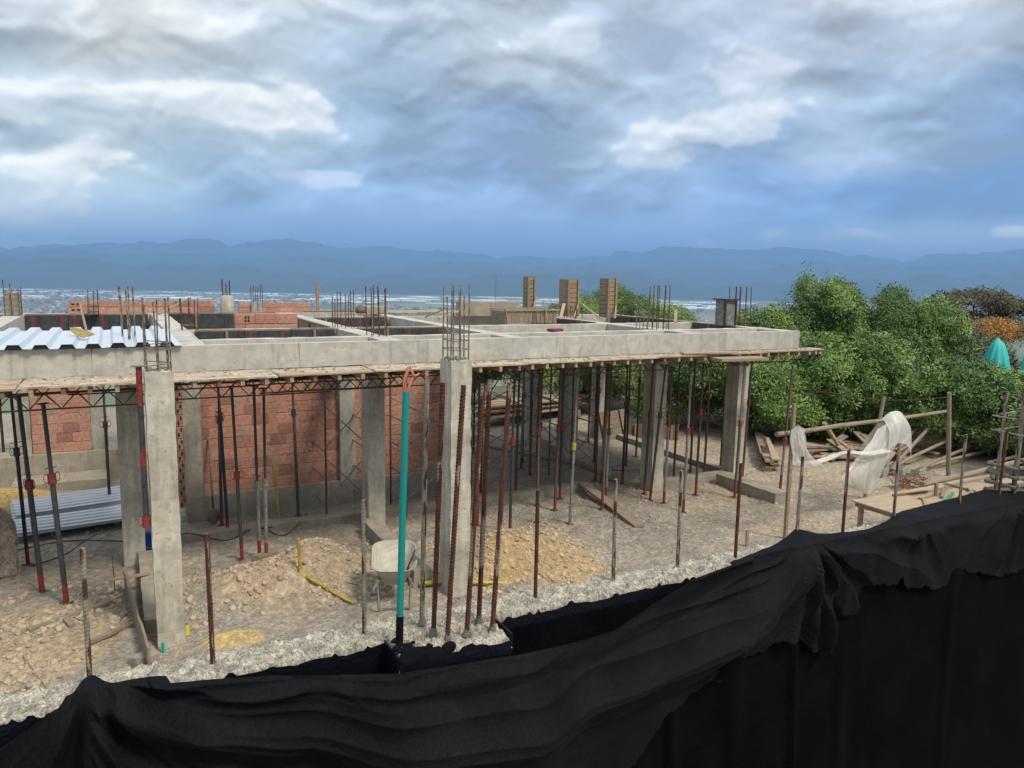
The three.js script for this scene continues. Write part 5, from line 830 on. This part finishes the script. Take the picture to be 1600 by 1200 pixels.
{ // work bench of plywood on trestles with scraps on top
  const t = thing('work_bench', 'plywood work bench covered with timber scraps behind the black cloth', 'bench', [11.95, 0, -6.1], 0.02);
  part('bench_top', lbox(2.5, 0.025, 0.98, 0, 0.76, 0), M.woodPale, t); part('rail', lbox(2.48, 0.07, 0.04, 0, 0.71, 0.45), M.wood, t); part('rail', lbox(0.04, 0.07, 0.9, -1.18, 0.71, 0), M.woodGrey, t);
  for (const [x, z] of [[-1.1, 0.4], [-1.1, -0.4], [1.1, 0.4], [1.1, -0.4], [0, 0.4]]) part('leg', lbox(0.07, 0.7, 0.06, x, 0.34, z), M.wood, t);
  const q = mulberry(61); const scraps = [['batten scrap lying across the bench end', M.wood], ['reddish lath on the bench', M.woodRed], ['pale lath on the bench', M.woodPale], ['green painted lath on the bench', std(L(0.02, 0.22, 0.12), { roughness: 0.7 })], ['grey lath on the bench', M.woodGrey], ['short wooden peg on the bench', M.wood], ['long batten on the bench beneath the rail', M.wood]];
  scraps.forEach(([lab, m], i) => { const l = 0.35 + 0.6 * q(), o = single('timber_scrap', lbox(l, 0.03, 0.04), m, lab, 'scrap'); o.position.set(11.75 + i * 0.2, 0.79 + 0.004 * i, 6.1 + (q() - 0.5) * 0.6); o.rotation.y = (q() - 0.3) * 1.2; });
  single('bench_board', lbox(1.5, 0.03, 0.6).translate(13.9, 0.8, 5.95), M.woodPale, 'second sheet of plywood beyond the work bench', 'board');
}
// clear plastic film thrown over the rail and posts
{
  const film = new THREE.MeshPhysicalMaterial({ color: L(0.78, 0.76, 0.70), roughness: 0.35, transmission: 0.5, thickness: 0, side: THREE.DoubleSide });
  const patch = (rows, label, amp, seed, N = 46) => { // smooth surface through a grid of points
    const R = rows.map((r) => new THREE.CatmullRomCurve3(r.map(([u, y, v]) => W(u, y, v)))), g = new THREE.PlaneGeometry(1, 1, N, N), p = g.attributes.position, uv = g.attributes.uv;
    for (let i = 0; i < p.count; i++) { const s = uv.getX(i), t = 1 - uv.getY(i); const c = new THREE.CatmullRomCurve3(R.map((k) => k.getPoint(s))).getPoint(t); const f = amp * (ridgeN(s * 5 + 2 * fbm(s * 3, t * 2, 2, 0, seed), t, seed)); p.setXYZ(i, c.x + f * 0.5, c.y + 0.3 * f, c.z + f); uv.setXY(i, s * 1.5, t * 1.5); }
    g.computeVertexNormals(); return single('plastic_film', g, film, label, 'plastic sheet', 'plastic film on the rail');
  };
  const ridgeN = (x, y, s) => (1 - Math.abs(2 * vnoise(x * 1.1, y * 0.9, 0, s) - 1)) - 0.5 + 0.7 * (0.4 - Math.abs(2 * vnoise(x * 2.6, y * 1.6, 0, s + 1) - 1)) + 0.3 * (0.4 - Math.abs(2 * vnoise(x * 7, y * 5, 0, s + 2) - 1));
  patch([[[12.75, 1.15, -4.1], [13.0, 0.9, -4.15], [13.35, 0.85, -4.2], [13.62, 0.95, -4.2]], [[12.85, 1.5, -4.25], [13.05, 1.5, -4.3], [13.35, 1.45, -4.3], [13.66, 1.35, -4.3]], [[12.95, 1.78, -4.4], [13.1, 1.9, -4.42], [13.4, 1.92, -4.4], [13.6, 1.78, -4.35]], [[12.95, 1.6, -4.6], [13.15, 1.74, -4.62], [13.4, 1.72, -4.6], [13.62, 1.6, -4.55]], [[12.9, 1.2, -4.62], [13.15, 1.35, -4.68], [13.45, 1.25, -4.66], [13.66, 1.0, -4.6]]], 'cloudy plastic film bunched over the rail by the slanting post', 0.03, 71);
  patch([[[12.75, 1.62, -4.5], [12.95, 1.72, -4.52], [13.15, 1.7, -4.5]], [[12.4, 1.3, -4.52], [12.75, 1.4, -4.58], [13.1, 1.4, -4.52]], [[11.95, 0.98, -4.55], [12.5, 1.1, -4.6], [13.05, 1.12, -4.55]], [[11.7, 0.78, -4.6], [12.4, 0.8, -4.6], [13.0, 0.85, -4.5]], [[12.2, 0.5, -4.5], [12.6, 0.35, -4.5], [12.95, 0.4, -4.4]]], 'cloudy plastic film spreading from the slanting post like a tent', 0.03, 73);
  patch([[[9.86, 1.93, -4.98], [9.98, 2.0, -5.02], [10.16, 1.9, -5.0]], [[9.84, 1.72, -5.0], [10.0, 1.74, -5.04], [10.22, 1.66, -5.0]], [[9.88, 1.52, -5.0], [10.1, 1.46, -5.03], [10.38, 1.42, -5.0]], [[9.92, 1.32, -4.98], [10.25, 1.24, -5.0], [10.75, 1.22, -4.96]]], 'yellowed plastic film tied round the squared post', 0.04, 75);
  patch([[[9.95, 1.34, -4.9], [10.7, 1.3, -4.85], [11.5, 1.36, -4.75], [12.3, 1.26, -4.65], [13.0, 1.24, -4.55]], [[9.95, 1.29, -4.96], [10.7, 1.25, -4.92], [11.5, 1.32, -4.82], [12.3, 1.2, -4.72], [13.0, 1.18, -4.62]], [[9.95, 1.24, -4.9], [10.7, 1.2, -4.86], [11.5, 1.27, -4.76], [12.3, 1.1, -4.66], [13.0, 1.12, -4.55]]], 'twisted strip of plastic film stretched between the posts', 0.025, 77, 60);
}
// stacked and tumbled timber
{
  const q = mulberry(63); let n = 0;
  for (let r = 0; r < 7; r++) for (let c = 0; c < 3; c++) { const o = single('stacked_plank', lbox(2.6, 0.04, 0.2), [M.woodPale, M.wood, M.woodGrey][(r + c) % 3], 'plank in the low stack beside the end of the building', 'plank', 'planks in the low stack'); o.position.set(14.1 + (q() - 0.5) * 0.2, groundY(14.1, -0.4) + 0.04 + r * 0.045, 0.45 - c * 0.28 + (q() - 0.5) * 0.06); o.rotation.y = 0.85 + (q() - 0.5) * 0.06; o.position.x += c * 0.22; }
  for (let i = 0; i < 46; i++) { const u = 15.3 + 3.2 * q(), v = -0.75 - 0.25 * (u - 15.3) + (q() - 0.5) * 1.0, l = 0.7 + 1.3 * q(), o = single('scrap_plank', lbox(l, 0.035, 0.1 + 0.12 * q()), [M.woodPale, M.wood, M.woodGrey][i % 3], 'scrap plank in the tumbled heap by the bushes', 'plank', 'planks in the tumbled heap'); o.position.set(u, groundY(u, v) + 0.08 + 0.42 * q() * q() * (1 - Math.abs(u - 16.6) / 2.6), -v); o.rotation.set((q() - 0.5) * 0.4, q() * 3, (q() - 0.5) * 0.35); }
  const o = single('scrap_plank', lbox(1.3, 0.07, 0.08), M.woodPale, 'pale squared timber sticking up out of the tumbled heap', 'plank'); o.position.set(15.6, 0.62, 1.1); o.rotation.set(0, 0.3, -0.62);
  // round poles leaning up into the bushes
  for (const [u0, v0, u1, y1, v1, m, lab] of [[15.6, -2.8, 19.9, 1.3, -1.4, M.woodGrey, 'longest round pole slanting up from the blocks into the bushes'], [15.9, -2.4, 19.9, 1.2, -1.0, M.wood, 'round pole slanting beside the longest pole'], [16.0, -2.6, 20.3, 0.75, -2.0, M.wood, 'round pole lying low over the blocks towards the bushes'], [16.4, -3.0, 20.3, 0.45, -2.3, M.woodGrey, 'lowest round pole reaching towards the bushes'], [16.2, -2.1, 19.7, 0.85, -1.7, M.wood, 'round pole in the middle of the slanting bundle'], [16.8, -2.9, 20.0, 0.25, -2.7, M.woodPale, 'pale round pole under the slanting bundle']]) pole('round_pole', W(u0, 0.12, v0), W(u1, y1, v1), 0.045, 0.035, m, lab, 'pole', 'round poles slanting into the bushes');
  // planks stored behind the building
  for (let i = 0; i < 34; i++) { const r = Math.floor(i / 7), u = 10.4 + (i % 7) * 0.24 - r * 0.05, o = single('stored_plank', lbox(3.4 + q(), 0.045, 0.2), [M.woodPale, M.woodPale, M.wood][i % 3], 'plank in the sunlit stack behind the rear columns', 'plank', 'planks stacked behind the building'); o.position.set(u + 0.6, 0.3 + r * 0.075, -(6.2 + (i % 7) * 0.2 + (q() - 0.5) * 0.3)); o.rotation.set(0, 0.12 + (q() - 0.5) * 0.14, (q() - 0.5) * 0.03); }
  for (const [x, lab] of [[10.2, 'timber bearer under the stored planks near the rear column'], [12.6, 'timber bearer under the stored planks at their far end']]) single('bearer', box(x - 0.07, x + 0.07, -0.05, 0.27, 6.0, 7.7), M.woodGrey, lab, 'bearer');
  const p = thing('leaning_panel', 'old form panel leaning in the shade behind the end columns', 'panel', [11.9, 0.0, 3.0], -0.3); part('board', lbox(0.95, 0.8, 0.03, 0, 0.4, 0), M.woodGrey, p); part('cleat', lbox(0.06, 0.8, 0.05, -0.3, 0.4, 0.04), M.wood, p); part('cleat', lbox(0.06, 0.8, 0.05, 0.3, 0.4, 0.04), M.wood, p); p.rotation.set(-0.35, -0.3, 0.12, 'YXZ');
  const p2 = thing('leaning_panel', 'reddish form panel lying low behind the end columns', 'panel', [12.9, 0.0, 2.6], -0.5); part('board', lbox(1.4, 0.42, 0.03, 0, 0.21, 0), M.woodRed, p2); part('cleat', lbox(0.06, 0.42, 0.05, -0.5, 0.21, 0.04), M.wood, p2); part('cleat', lbox(0.06, 0.42, 0.05, 0.5, 0.21, 0.04), M.wood, p2);
  // hollow concrete blocks
  const blk = (u, y, v, turn, lab) => { const t = thing('hollow_block', lab, 'block', [u, y, v], turn, 'hollow concrete blocks in the yard'); const s = new THREE.Shape([[-0.2, -0.1], [0.2, -0.1], [0.2, 0.1], [-0.2, 0.1]].map((k) => new THREE.Vector2(...k))); for (const c of [-0.125, 0, 0.125]) { const h = new THREE.Path([[c - 0.045, -0.065], [c - 0.045, 0.065], [c + 0.045, 0.065], [c + 0.045, -0.065]].map((k) => new THREE.Vector2(...k))); s.holes.push(h); } const g = new THREE.ExtrudeGeometry(s, { depth: 0.19, bevelEnabled: false }); g.rotateX(-Math.PI / 2); part('shell', metreUV(g), M.concreteGrey, t); };
  blk(15.35, 0.0, -2.75, 0.3, 'hollow block at the near end of the row of blocks'); blk(15.75, 0.0, -2.95, 0.35, 'second hollow block in the row of blocks'); blk(16.1, 0.0, -3.15, 0.25, 'hollow block with open cores next to the brush heap'); blk(15.6, 0.2, -2.6, 0.5, 'hollow block laid on top of the row'); blk(15.9, 0, -2.45, 0.1, 'hollow block behind the row of blocks');
  // heap of dry brush
  const br = []; for (let i = 0; i < 150; i++) { const a = q() * 6.28, r = 0.55 * Math.sqrt(q()), c = W(14.85 + r * Math.cos(a), 0.03 + 0.3 * q() * (1 - r), -3.95 + 0.7 * r * Math.sin(a)), d = q() * 6.28; const e = c.clone().add(V3(0.35 * Math.cos(d) * q(), 0.22 * (q() - 0.3), 0.35 * Math.sin(d) * q())); const m = c.clone().lerp(e, 0.5).add(V3(0.05 * (q() - 0.5), 0.08 * q(), 0.05 * (q() - 0.5))); br.push(tube([c, m, e], 0.006 + 0.006 * q(), 5, 4)); }
  single('brush_heap', merge(br), std(L(0.24, 0.13, 0.075), { roughness: 0.95 }), 'heap of dry brown roots and twigs by the hollow blocks', 'brush');
}
{ // turquoise tarp tent among the trees
  const t = thing('turquoise_tarp', 'turquoise tarpaulin tent showing above the bushes', 'tarp', [24.2, 0.35, 0.1], -0.3), m = std(L(0.03, 0.42, 0.40), { roughness: 0.6, side: THREE.DoubleSide });
  const mk = (w, h, d, seed) => { const g = new THREE.ConeGeometry(1, h, 34, 12, true), p = g.attributes.position; for (let i = 0; i < p.count; i++) { const y = (p.getY(i) + h / 2) / h, a = Math.atan2(p.getZ(i), p.getX(i)), k = (0.8 + 0.35 * vnoise(a * 3.2 + 9, y * 2, 0, seed) + 0.10 * Math.sin(a * 9 + 3 * y)) * Math.pow(Math.max(0.001, 1 - y), -0.48); p.setXYZ(i, p.getX(i) * k * w + 0.1 * (1 - y), p.getY(i) + h / 2, p.getZ(i) * k * d); } g.computeVertexNormals(); return g; };
  part('sheet', mk(0.72, 2.45, 0.6, 81), m, t); const o = part('flap', mk(0.3, 2.1, 0.3, 83), m, t); o.position.set(0.85, 0, 0.3);
  part('ridge_pole', rod(V3(0, 0, 0), V3(0.02, 2.46, 0), 0.03, 0.03, 6), M.wood, t);
}

// ================================================================== trees and bushes
const leafGeo = (len, wid, n, spreadR, seed, droop = 0.25) => { // a spray of n folded leaves
  const q = mulberry(seed), pos = [], idx = [];
  for (let i = 0; i < n; i++) {
    const a = q() * 6.283, el = (q() - 0.35) * 1.9, d = V3(Math.cos(a) * Math.cos(el), Math.sin(el), Math.sin(a) * Math.cos(el)), b = d.clone().multiplyScalar(spreadR * (0.15 + 0.85 * q())), l = len * (0.65 + 0.7 * q()), w = wid * (0.7 + 0.6 * q());
    const dir = d.clone().add(V3((q() - 0.5) * 1.2, (q() - 0.5) * 0.8 - droop, (q() - 0.5) * 1.2)).normalize(), side = dir.clone().cross(V3(q() - 0.5, 1, q() - 0.5)).normalize(), nn = side.clone().cross(dir);
    const k = pos.length / 3, mid = b.clone().addScaledVector(dir, l * 0.45), tip = b.clone().addScaledVector(dir, l).addScaledVector(nn, -0.12 * l);
    const L1 = mid.clone().addScaledVector(side, w).addScaledVector(nn, 0.25 * w), R1 = mid.clone().addScaledVector(side, -w).addScaledVector(nn, 0.25 * w);
    for (const p of [b, L1, tip, R1, mid]) pos.push(p.x, p.y, p.z); idx.push(k, k + 1, k + 4, k + 4, k + 1, k + 2, k, k + 4, k + 3, k + 4, k + 2, k + 3);
  }
  const g = new THREE.BufferGeometry(); g.setAttribute('position', new THREE.Float32BufferAttribute(pos, 3)); g.setIndex(idx); g.computeVertexNormals(); return g;
};
const sprays = { bush: leafGeo(0.095, 0.025, 18, 0.19, 91), fine: leafGeo(0.075, 0.015, 24, 0.17, 92, 0.1), broad: leafGeo(0.19, 0.055, 12, 0.26, 93), flat: leafGeo(0.16, 0.04, 16, 0.3, 94, -0.05), frond: leafGeo(0.26, 0.022, 14, 0.14, 95, 0.15) };
const leafMat = new THREE.MeshPhysicalMaterial({ color: L(1, 1, 1), roughness: 0.55, side: THREE.DoubleSide });
const bark = std(L(0.13, 0.10, 0.075), { map: rep(texGrime, 2, 4), roughness: 0.95 });
// lobes: [du, y, dv, ru, ry, rv]; the crown is built of many sprays spread through the shell of the lobes
function plant(kind, name, label, category, [u, y, v], lobes, density, spray, tones, size, seed, group, hollow = 0.45) {
  const q = mulberry(seed), t = thing(name, label, category, [u, y, v], 0, group), list = [];
  const clumps = []; for (const [cx, cy, cz, rx, ry, rz] of lobes) { clumps.push([cx, cy, cz, rx * 0.74, ry * 0.74, rz * 0.74, 0.5]); for (let i = 0; i < 11; i++) { const a = q() * 6.283, z = -0.35 + 1.3 * q(), k = Math.sqrt(Math.max(0, 1 - Math.min(1, z * z))), f = 0.24 + 0.26 * q(); clumps.push([cx + rx * 0.82 * k * Math.cos(a), cy + ry * 0.82 * Math.min(1, z), cz + rz * 0.82 * k * Math.sin(a), rx * f * 1.1, ry * f, rz * f * 1.1, 1.0]); } }
  for (const [cx, cy, cz, rx, ry, rz, thick] of clumps) {
    const area = 4 * Math.PI * ((rx * ry) ** 1.6 / 3 + (rx * rz) ** 1.6 / 3 + (ry * rz) ** 1.6 / 3) ** (1 / 1.6), n = Math.round(area * density * thick * 0.62);
    for (let i = 0; i < n; i++) {
      const z = 2 * q() - 1, a = q() * 6.283, s = Math.sqrt(1 - z * z), d = V3(s * Math.cos(a), z, s * Math.sin(a)); if (d.y < -0.3 && q() < 0.7) continue;
      const lumps = fbm(d.x * 3.1 + cx * 3 + 7, d.z * 3.1 + d.y * 2.3 + cz, 3, 0, seed + 3), r = (q() < 0.7 ? 0.84 + 0.24 * q() * q() : hollow + 0.5 * q()) * (0.62 + 0.74 * lumps) * (q() < 0.05 ? 1.25 + 0.3 * q() : 1);
      const hole = fbm(d.x * 4 + cx + 3, d.y * 4 + d.z * 3 + cz, 2, 0, seed + 5); if (hole < 0.36 && q() < 0.85) continue;
      const P = V3(cx + d.x * rx * r, cy + d.y * ry * r, -(cz) + d.z * rz * r); if (P.y + y < groundY(u + P.x, v - P.z) - 0.1) continue;
      list.push([P, d, q() * 6.283, size * (0.5 + 0.95 * q() * q() + 0.2 * q())]);
    }
  }
  const shoots = []; for (const [cx, cy, cz, rx, ry, rz] of lobes) for (let i = 0; i < (kind === 'tree' ? 16 : 10); i++) { const z = -0.1 + 1.1 * q(), a = q() * 6.283, k = Math.sqrt(Math.max(0, 1 - z * z)), d = V3(k * Math.cos(a), z, k * Math.sin(a)), o = V3(cx, cy, -cz), p0 = o.clone().add(V3(d.x * rx * 0.7, d.y * ry * 0.7, d.z * rz * 0.7)), p1 = o.clone().add(V3(d.x * rx * (1.12 + 0.2 * q()), d.y * ry * (1.1 + 0.22 * q()) + 0.05, d.z * rz * (1.12 + 0.2 * q()))); shoots.push([p0, p1]); for (const t of [0.55, 0.75, 0.92]) list.push([p0.clone().lerp(p1, t), d, q() * 6.283, size * (0.75 - 0.4 * t)]); }
  const im = new THREE.InstancedMesh(sprays[spray], leafMat, list.length), m = new THREE.Matrix4(), e = new THREE.Quaternion(), f = new THREE.Quaternion(), c = new THREE.Color();
  list.forEach(([P, d, a, s], i) => {
    e.setFromUnitVectors(V3(0, 1, 0), d.clone().add(V3(0, 0.7, 0)).normalize()); f.setFromAxisAngle(V3(0, 1, 0), a); e.multiply(f); m.compose(P, e, V3(s, s, s)); im.setMatrixAt(i, m);
    const k = fbm(P.x * 1.4 + seed, P.z * 1.4 + P.y * 1.1, 3, 0, seed + 9), w = clamp((k - 0.3) * 2.2 + (q() - 0.5) * 0.5), lo = tones[0], hi = tones[1], br = 0.8 + 0.45 * q(); c.setRGB(mix(lo[0], hi[0], w) * br, mix(lo[1], hi[1], w) * br, mix(lo[2], hi[2], w) * br); im.setColorAt(i, c);
  });
  im.name = 'crown'; im.userData.kind = 'stuff'; im.castShadow = im.receiveShadow = true; t.add(im);
  // trunk and limbs reaching into each lobe
  const baseY = groundY(u, v) - y - 0.1, gs = [], R = kind === 'tree' ? 0.16 : 0.045, fork = V3(0, mix(baseY, lobes[0][1], kind === 'tree' ? 0.55 : 0.25), 0);
  gs.push(rod(V3(0, baseY, 0), fork, R, R * 0.72, 8)); for (const [p0, p1] of shoots) gs.push(rod(p0, p1, 0.011, 0.004, 4)); lobes.forEach(([cx, cy, cz, rx, ry, rz]) => { const c = V3(cx, cy, -cz), mid = fork.clone().lerp(c, 0.55).add(V3(0.12 * (q() - 0.5), 0.12, 0.12 * (q() - 0.5))); gs.push(rod(fork, mid, R * 0.5, R * 0.36, 6), rod(mid, c, R * 0.36, R * 0.2, 6)); for (let k = 0; k < (kind === 'tree' ? 5 : 2); k++) { const a = q() * 6.28; gs.push(rod(c.clone().lerp(mid, 0.3 * q()), c.clone().add(V3(0.75 * rx * Math.cos(a), 0.5 * ry * (q() - 0.1), 0.75 * rz * Math.sin(a))), R * 0.2, R * 0.06, 5)); } });
  part(kind === 'tree' ? 'trunk' : 'stems', merge(gs), bark, t); return t;
}
const G1 = [[0.046, 0.103, 0.019], [0.181, 0.283, 0.053]], G2 = [[0.046, 0.103, 0.019], [0.181, 0.283, 0.053]], G3 = [[0.05, 0.088, 0.025], [0.206, 0.29, 0.074]], DK = [[0.06, 0.06, 0.028], [0.14, 0.125, 0.06]], OR = [[0.20, 0.11, 0.02], [0.52, 0.27, 0.035]], GR = [[0.068, 0.095, 0.048], [0.205, 0.252, 0.118]], BR = [[0.09, 0.055, 0.03], [0.17, 0.10, 0.05]];
plant('tree', 'leafy_tree', 'tallest dense green tree with a rounded crown beyond the yard', 'tree', [20.2, 0, 3.6], [[0, 3.1, 0, 1.25, 1.45, 1.1], [-0.7, 2.2, 0.3, 1.1, 1.3, 1.0], [0.9, 2.4, 0, 1.2, 1.2, 1.0], [0.1, 1.3, -0.4, 1.6, 1.3, 1.1]], 165, 'fine', G2, 1.1, 501, 'trees beyond the yard');
plant('tree', 'leafy_tree', 'feathery green tree between the tallest tree and the fern clump', 'tree', [22.6, 0, 2.2], [[0, 2.9, 0, 1.3, 1.1, 1.0], [1.1, 2.4, -0.2, 1.2, 1.1, 1.0], [-0.3, 1.5, 0, 1.6, 1.4, 1.2], [1.6, 1.3, 0, 1.3, 1.2, 1.1]], 150, 'fine', G1, 1.1, 502, 'trees beyond the yard');
plant('tree', 'umbrella_tree', 'dark broad-crowned tree standing behind the orange blossom', 'tree', [44.5, -3.0, 13.5], [[0, 6.3, 0, 2.3, 0.75, 2.0], [-1.9, 5.5, 0.4, 1.6, 0.5, 1.5], [2.4, 5.8, -0.4, 1.8, 0.6, 1.6], [0.6, 5.2, 0, 2.4, 0.5, 1.8], [0.2, 4.4, 0, 2.6, 0.45, 1.8], [-3.2, 4.6, 0.6, 1.2, 0.4, 1.2], [3.6, 4.4, -0.6, 1.4, 0.5, 1.3]], 20, 'flat', DK, 0.95, 503, undefined, 0.2);
plant('tree', 'blossom_tree', 'small tree covered in orange blossom above the turquoise tarp', 'tree', [31.6, -0.6, 4.6], [[0, 3.0, 0, 1.0, 0.5, 0.8], [-0.9, 2.6, 0, 0.6, 0.45, 0.6], [1.1, 2.8, 0, 0.6, 0.4, 0.5]], 34, 'fine', OR, 1.2, 504);
plant('bush', 'brown_shrub', 'withered brown shrub beside the orange blossom', 'shrub', [29.6, 0, 4.6], [[0, 2.0, 0, 1.1, 0.9, 0.8], [-0.8, 1.4, 0, 0.8, 0.8, 0.8]], 60, 'fine', BR, 1.2, 505);
plant('bush', 'fern_clump', 'grey-green fern clump with drooping fronds below the dark tree', 'fern', [25.2, 0, 1.9], [[0, 2.0, 0, 1.5, 0.5, 0.9], [0.8, 1.6, 0, 1.3, 0.6, 0.9], [-0.9, 1.4, 0, 1.2, 0.7, 0.9]], 62, 'frond', GR, 1.4, 506);
plant('bush', 'grey_shrub', 'grey-green shrub standing past the turquoise tarp', 'shrub', [29.0, 0.2, 0.9], [[0, 1.9, 0, 1.0, 1.0, 0.9], [0.9, 2.1, 0, 1.0, 1.0, 0.9]], 62, 'fine', GR, 1.2, 507);
const bushes = [
  [[16.9, 0, 0.9], [[0, 1.4, 0, 1.5, 1.3, 1.2], [-1.0, 1.0, 0.3, 1.2, 1.1, 1.0], [0.6, 0.7, 0, 1.4, 1.0, 1.1]], G1, 'bush', 'leafy bush rising behind the low plank stack'],
  [[18.8, 0, 0.5], [[0, 1.5, 0, 1.4, 1.2, 1.1], [0.9, 1.0, 0, 1.3, 1.1, 1.1], [-0.8, 0.8, 0, 1.2, 1.0, 1.0]], G1, 'bush', 'bush behind the tumbled heap of planks'],
  [[19.4, 0, -1.9], [[0, 1.45, 0, 1.25, 0.85, 1.0], [-0.9, 1.0, 0.1, 1.0, 0.9, 0.9], [0.5, 0.7, -0.3, 1.3, 0.9, 1.0], [1.3, 1.1, 0, 1.0, 1.0, 0.9]], G1, 'bush', 'rounded bush at the top ends of the slanting poles'],
  [[20.6, 0, -3.4], [[0, 1.0, 0, 1.2, 0.85, 1.0], [1.2, 1.1, 0, 1.2, 0.8, 1.0], [0, 0.6, -0.3, 1.4, 0.8, 1.1]], G3, 'bush', 'bright bush behind the post at the far end of the rail'],
  [[19.4, 0, -5.0], [[0, 1.15, 0, 1.3, 1.0, 1.2], [-0.7, 0.8, 0, 1.2, 0.9, 1.1], [0.9, 1.0, -0.3, 1.3, 1.0, 1.2]], G3, 'bush', 'large bright bush behind the thick rail of the bench'],
  [[18.3, 0, -6.2], [[0, 1.5, 0, 1.2, 1.3, 1.2], [-0.6, 0.9, 0, 1.1, 1.1, 1.1], [0.8, 1.5, 0, 1.1, 1.3, 1.1]], G1, 'bush', 'leafy bush rising behind the bar cage of the wall'],
  [[22.5, 0, -1.2], [[0, 1.0, 0, 1.3, 0.75, 1.1], [1.4, 0.85, 0, 1.3, 0.75, 1.1], [0.6, 0.5, 0, 1.7, 0.8, 1.2]], G3, 'bush', 'sunlit bush in front of the fern clump'],
  [[25.0, 0, -1.4], [[0, 0.6, 0, 1.4, 0.75, 1.1], [1.7, 0.55, 0, 1.3, 0.75, 1.1], [0.5, 0.4, 0, 1.7, 0.7, 1.2]], G1, 'bush', 'sunlit bush in front of the turquoise tarp'],
  [[23.2, 0, -4.0], [[0, 0.8, 0, 1.5, 0.8, 1.3], [1.6, 0.75, 0, 1.5, 0.8, 1.3], [0, 0.5, 0, 1.8, 0.8, 1.3]], G3, 'bush', 'wide bush past the far end of the yard'],
  [[17.6, 0, 3.6], [[0, 2.2, 0, 1.3, 1.2, 1.1], [-1.1, 1.7, 0.3, 1.2, 1.3, 1.0], [0.8, 1.2, 0, 1.4, 1.3, 1.1]], G1, 'bush', 'tall bush at the corner of the roof'],
  [[15.4, 0, 3.2], [[0, 1.5, 0, 1.3, 1.3, 1.1], [0.6, 0.9, 0, 1.4, 1.1, 1.1], [-0.9, 0.8, 0.4, 1.1, 1.0, 1.0]], G1, 'bush', 'bush growing close behind the end column'],
  [[15.6, 0, 6.4], [[0, 2.4, 0, 1.4, 1.2, 1.2], [-1.2, 1.9, 0.2, 1.3, 1.2, 1.1], [1.1, 2.2, -0.1, 1.2, 1.1, 1.0], [0, 1.2, 0, 1.8, 1.3, 1.2]], G3, 'fine', 'tall bush showing above the end beam of the roof'],
  [[13.6, 0, 8.2], [[0, 2.3, 0, 1.4, 1.3, 1.2], [-1.2, 1.8, 0.2, 1.3, 1.3, 1.1], [0, 1.1, 0, 1.8, 1.3, 1.2]], G1, 'fine', 'bush growing behind the stored planks'],
  [[16.4, 0, 9.4], [[0, 2.7, 0, 1.6, 1.2, 1.3], [-1.4, 2.5, 0.4, 1.4, 1.1, 1.2], [1.4, 2.5, 0, 1.4, 1.1, 1.2]], G1, 'fine', 'tree-high bush showing past the reddish column form'],
  [[11.2, 0, 9.6], [[0, 1.7, 0, 1.5, 1.4, 1.2], [-1.2, 1.3, 0, 1.3, 1.2, 1.1], [1.0, 1.4, 0, 1.3, 1.3, 1.1]], G1, 'bush', 'bush standing beyond the rear columns'],
  [[8.6, 0, 10.0], [[0, 1.6, 0, 1.5, 1.4, 1.2], [-1.2, 1.2, 0, 1.3, 1.2, 1.1], [1.2, 1.3, 0, 1.3, 1.3, 1.1]], G1, 'bush', 'bush seen between the scaffold frames'],
];
bushes.forEach(([p, lobes, tones, spray, label], i) => plant('bush', 'leafy_bush', label, 'bush', p, lobes, spray === 'fine' ? 185 : 185, spray, tones, 0.86, 600 + i * 7, 'bushes round the yard'));

renderer.render(scene, camera);
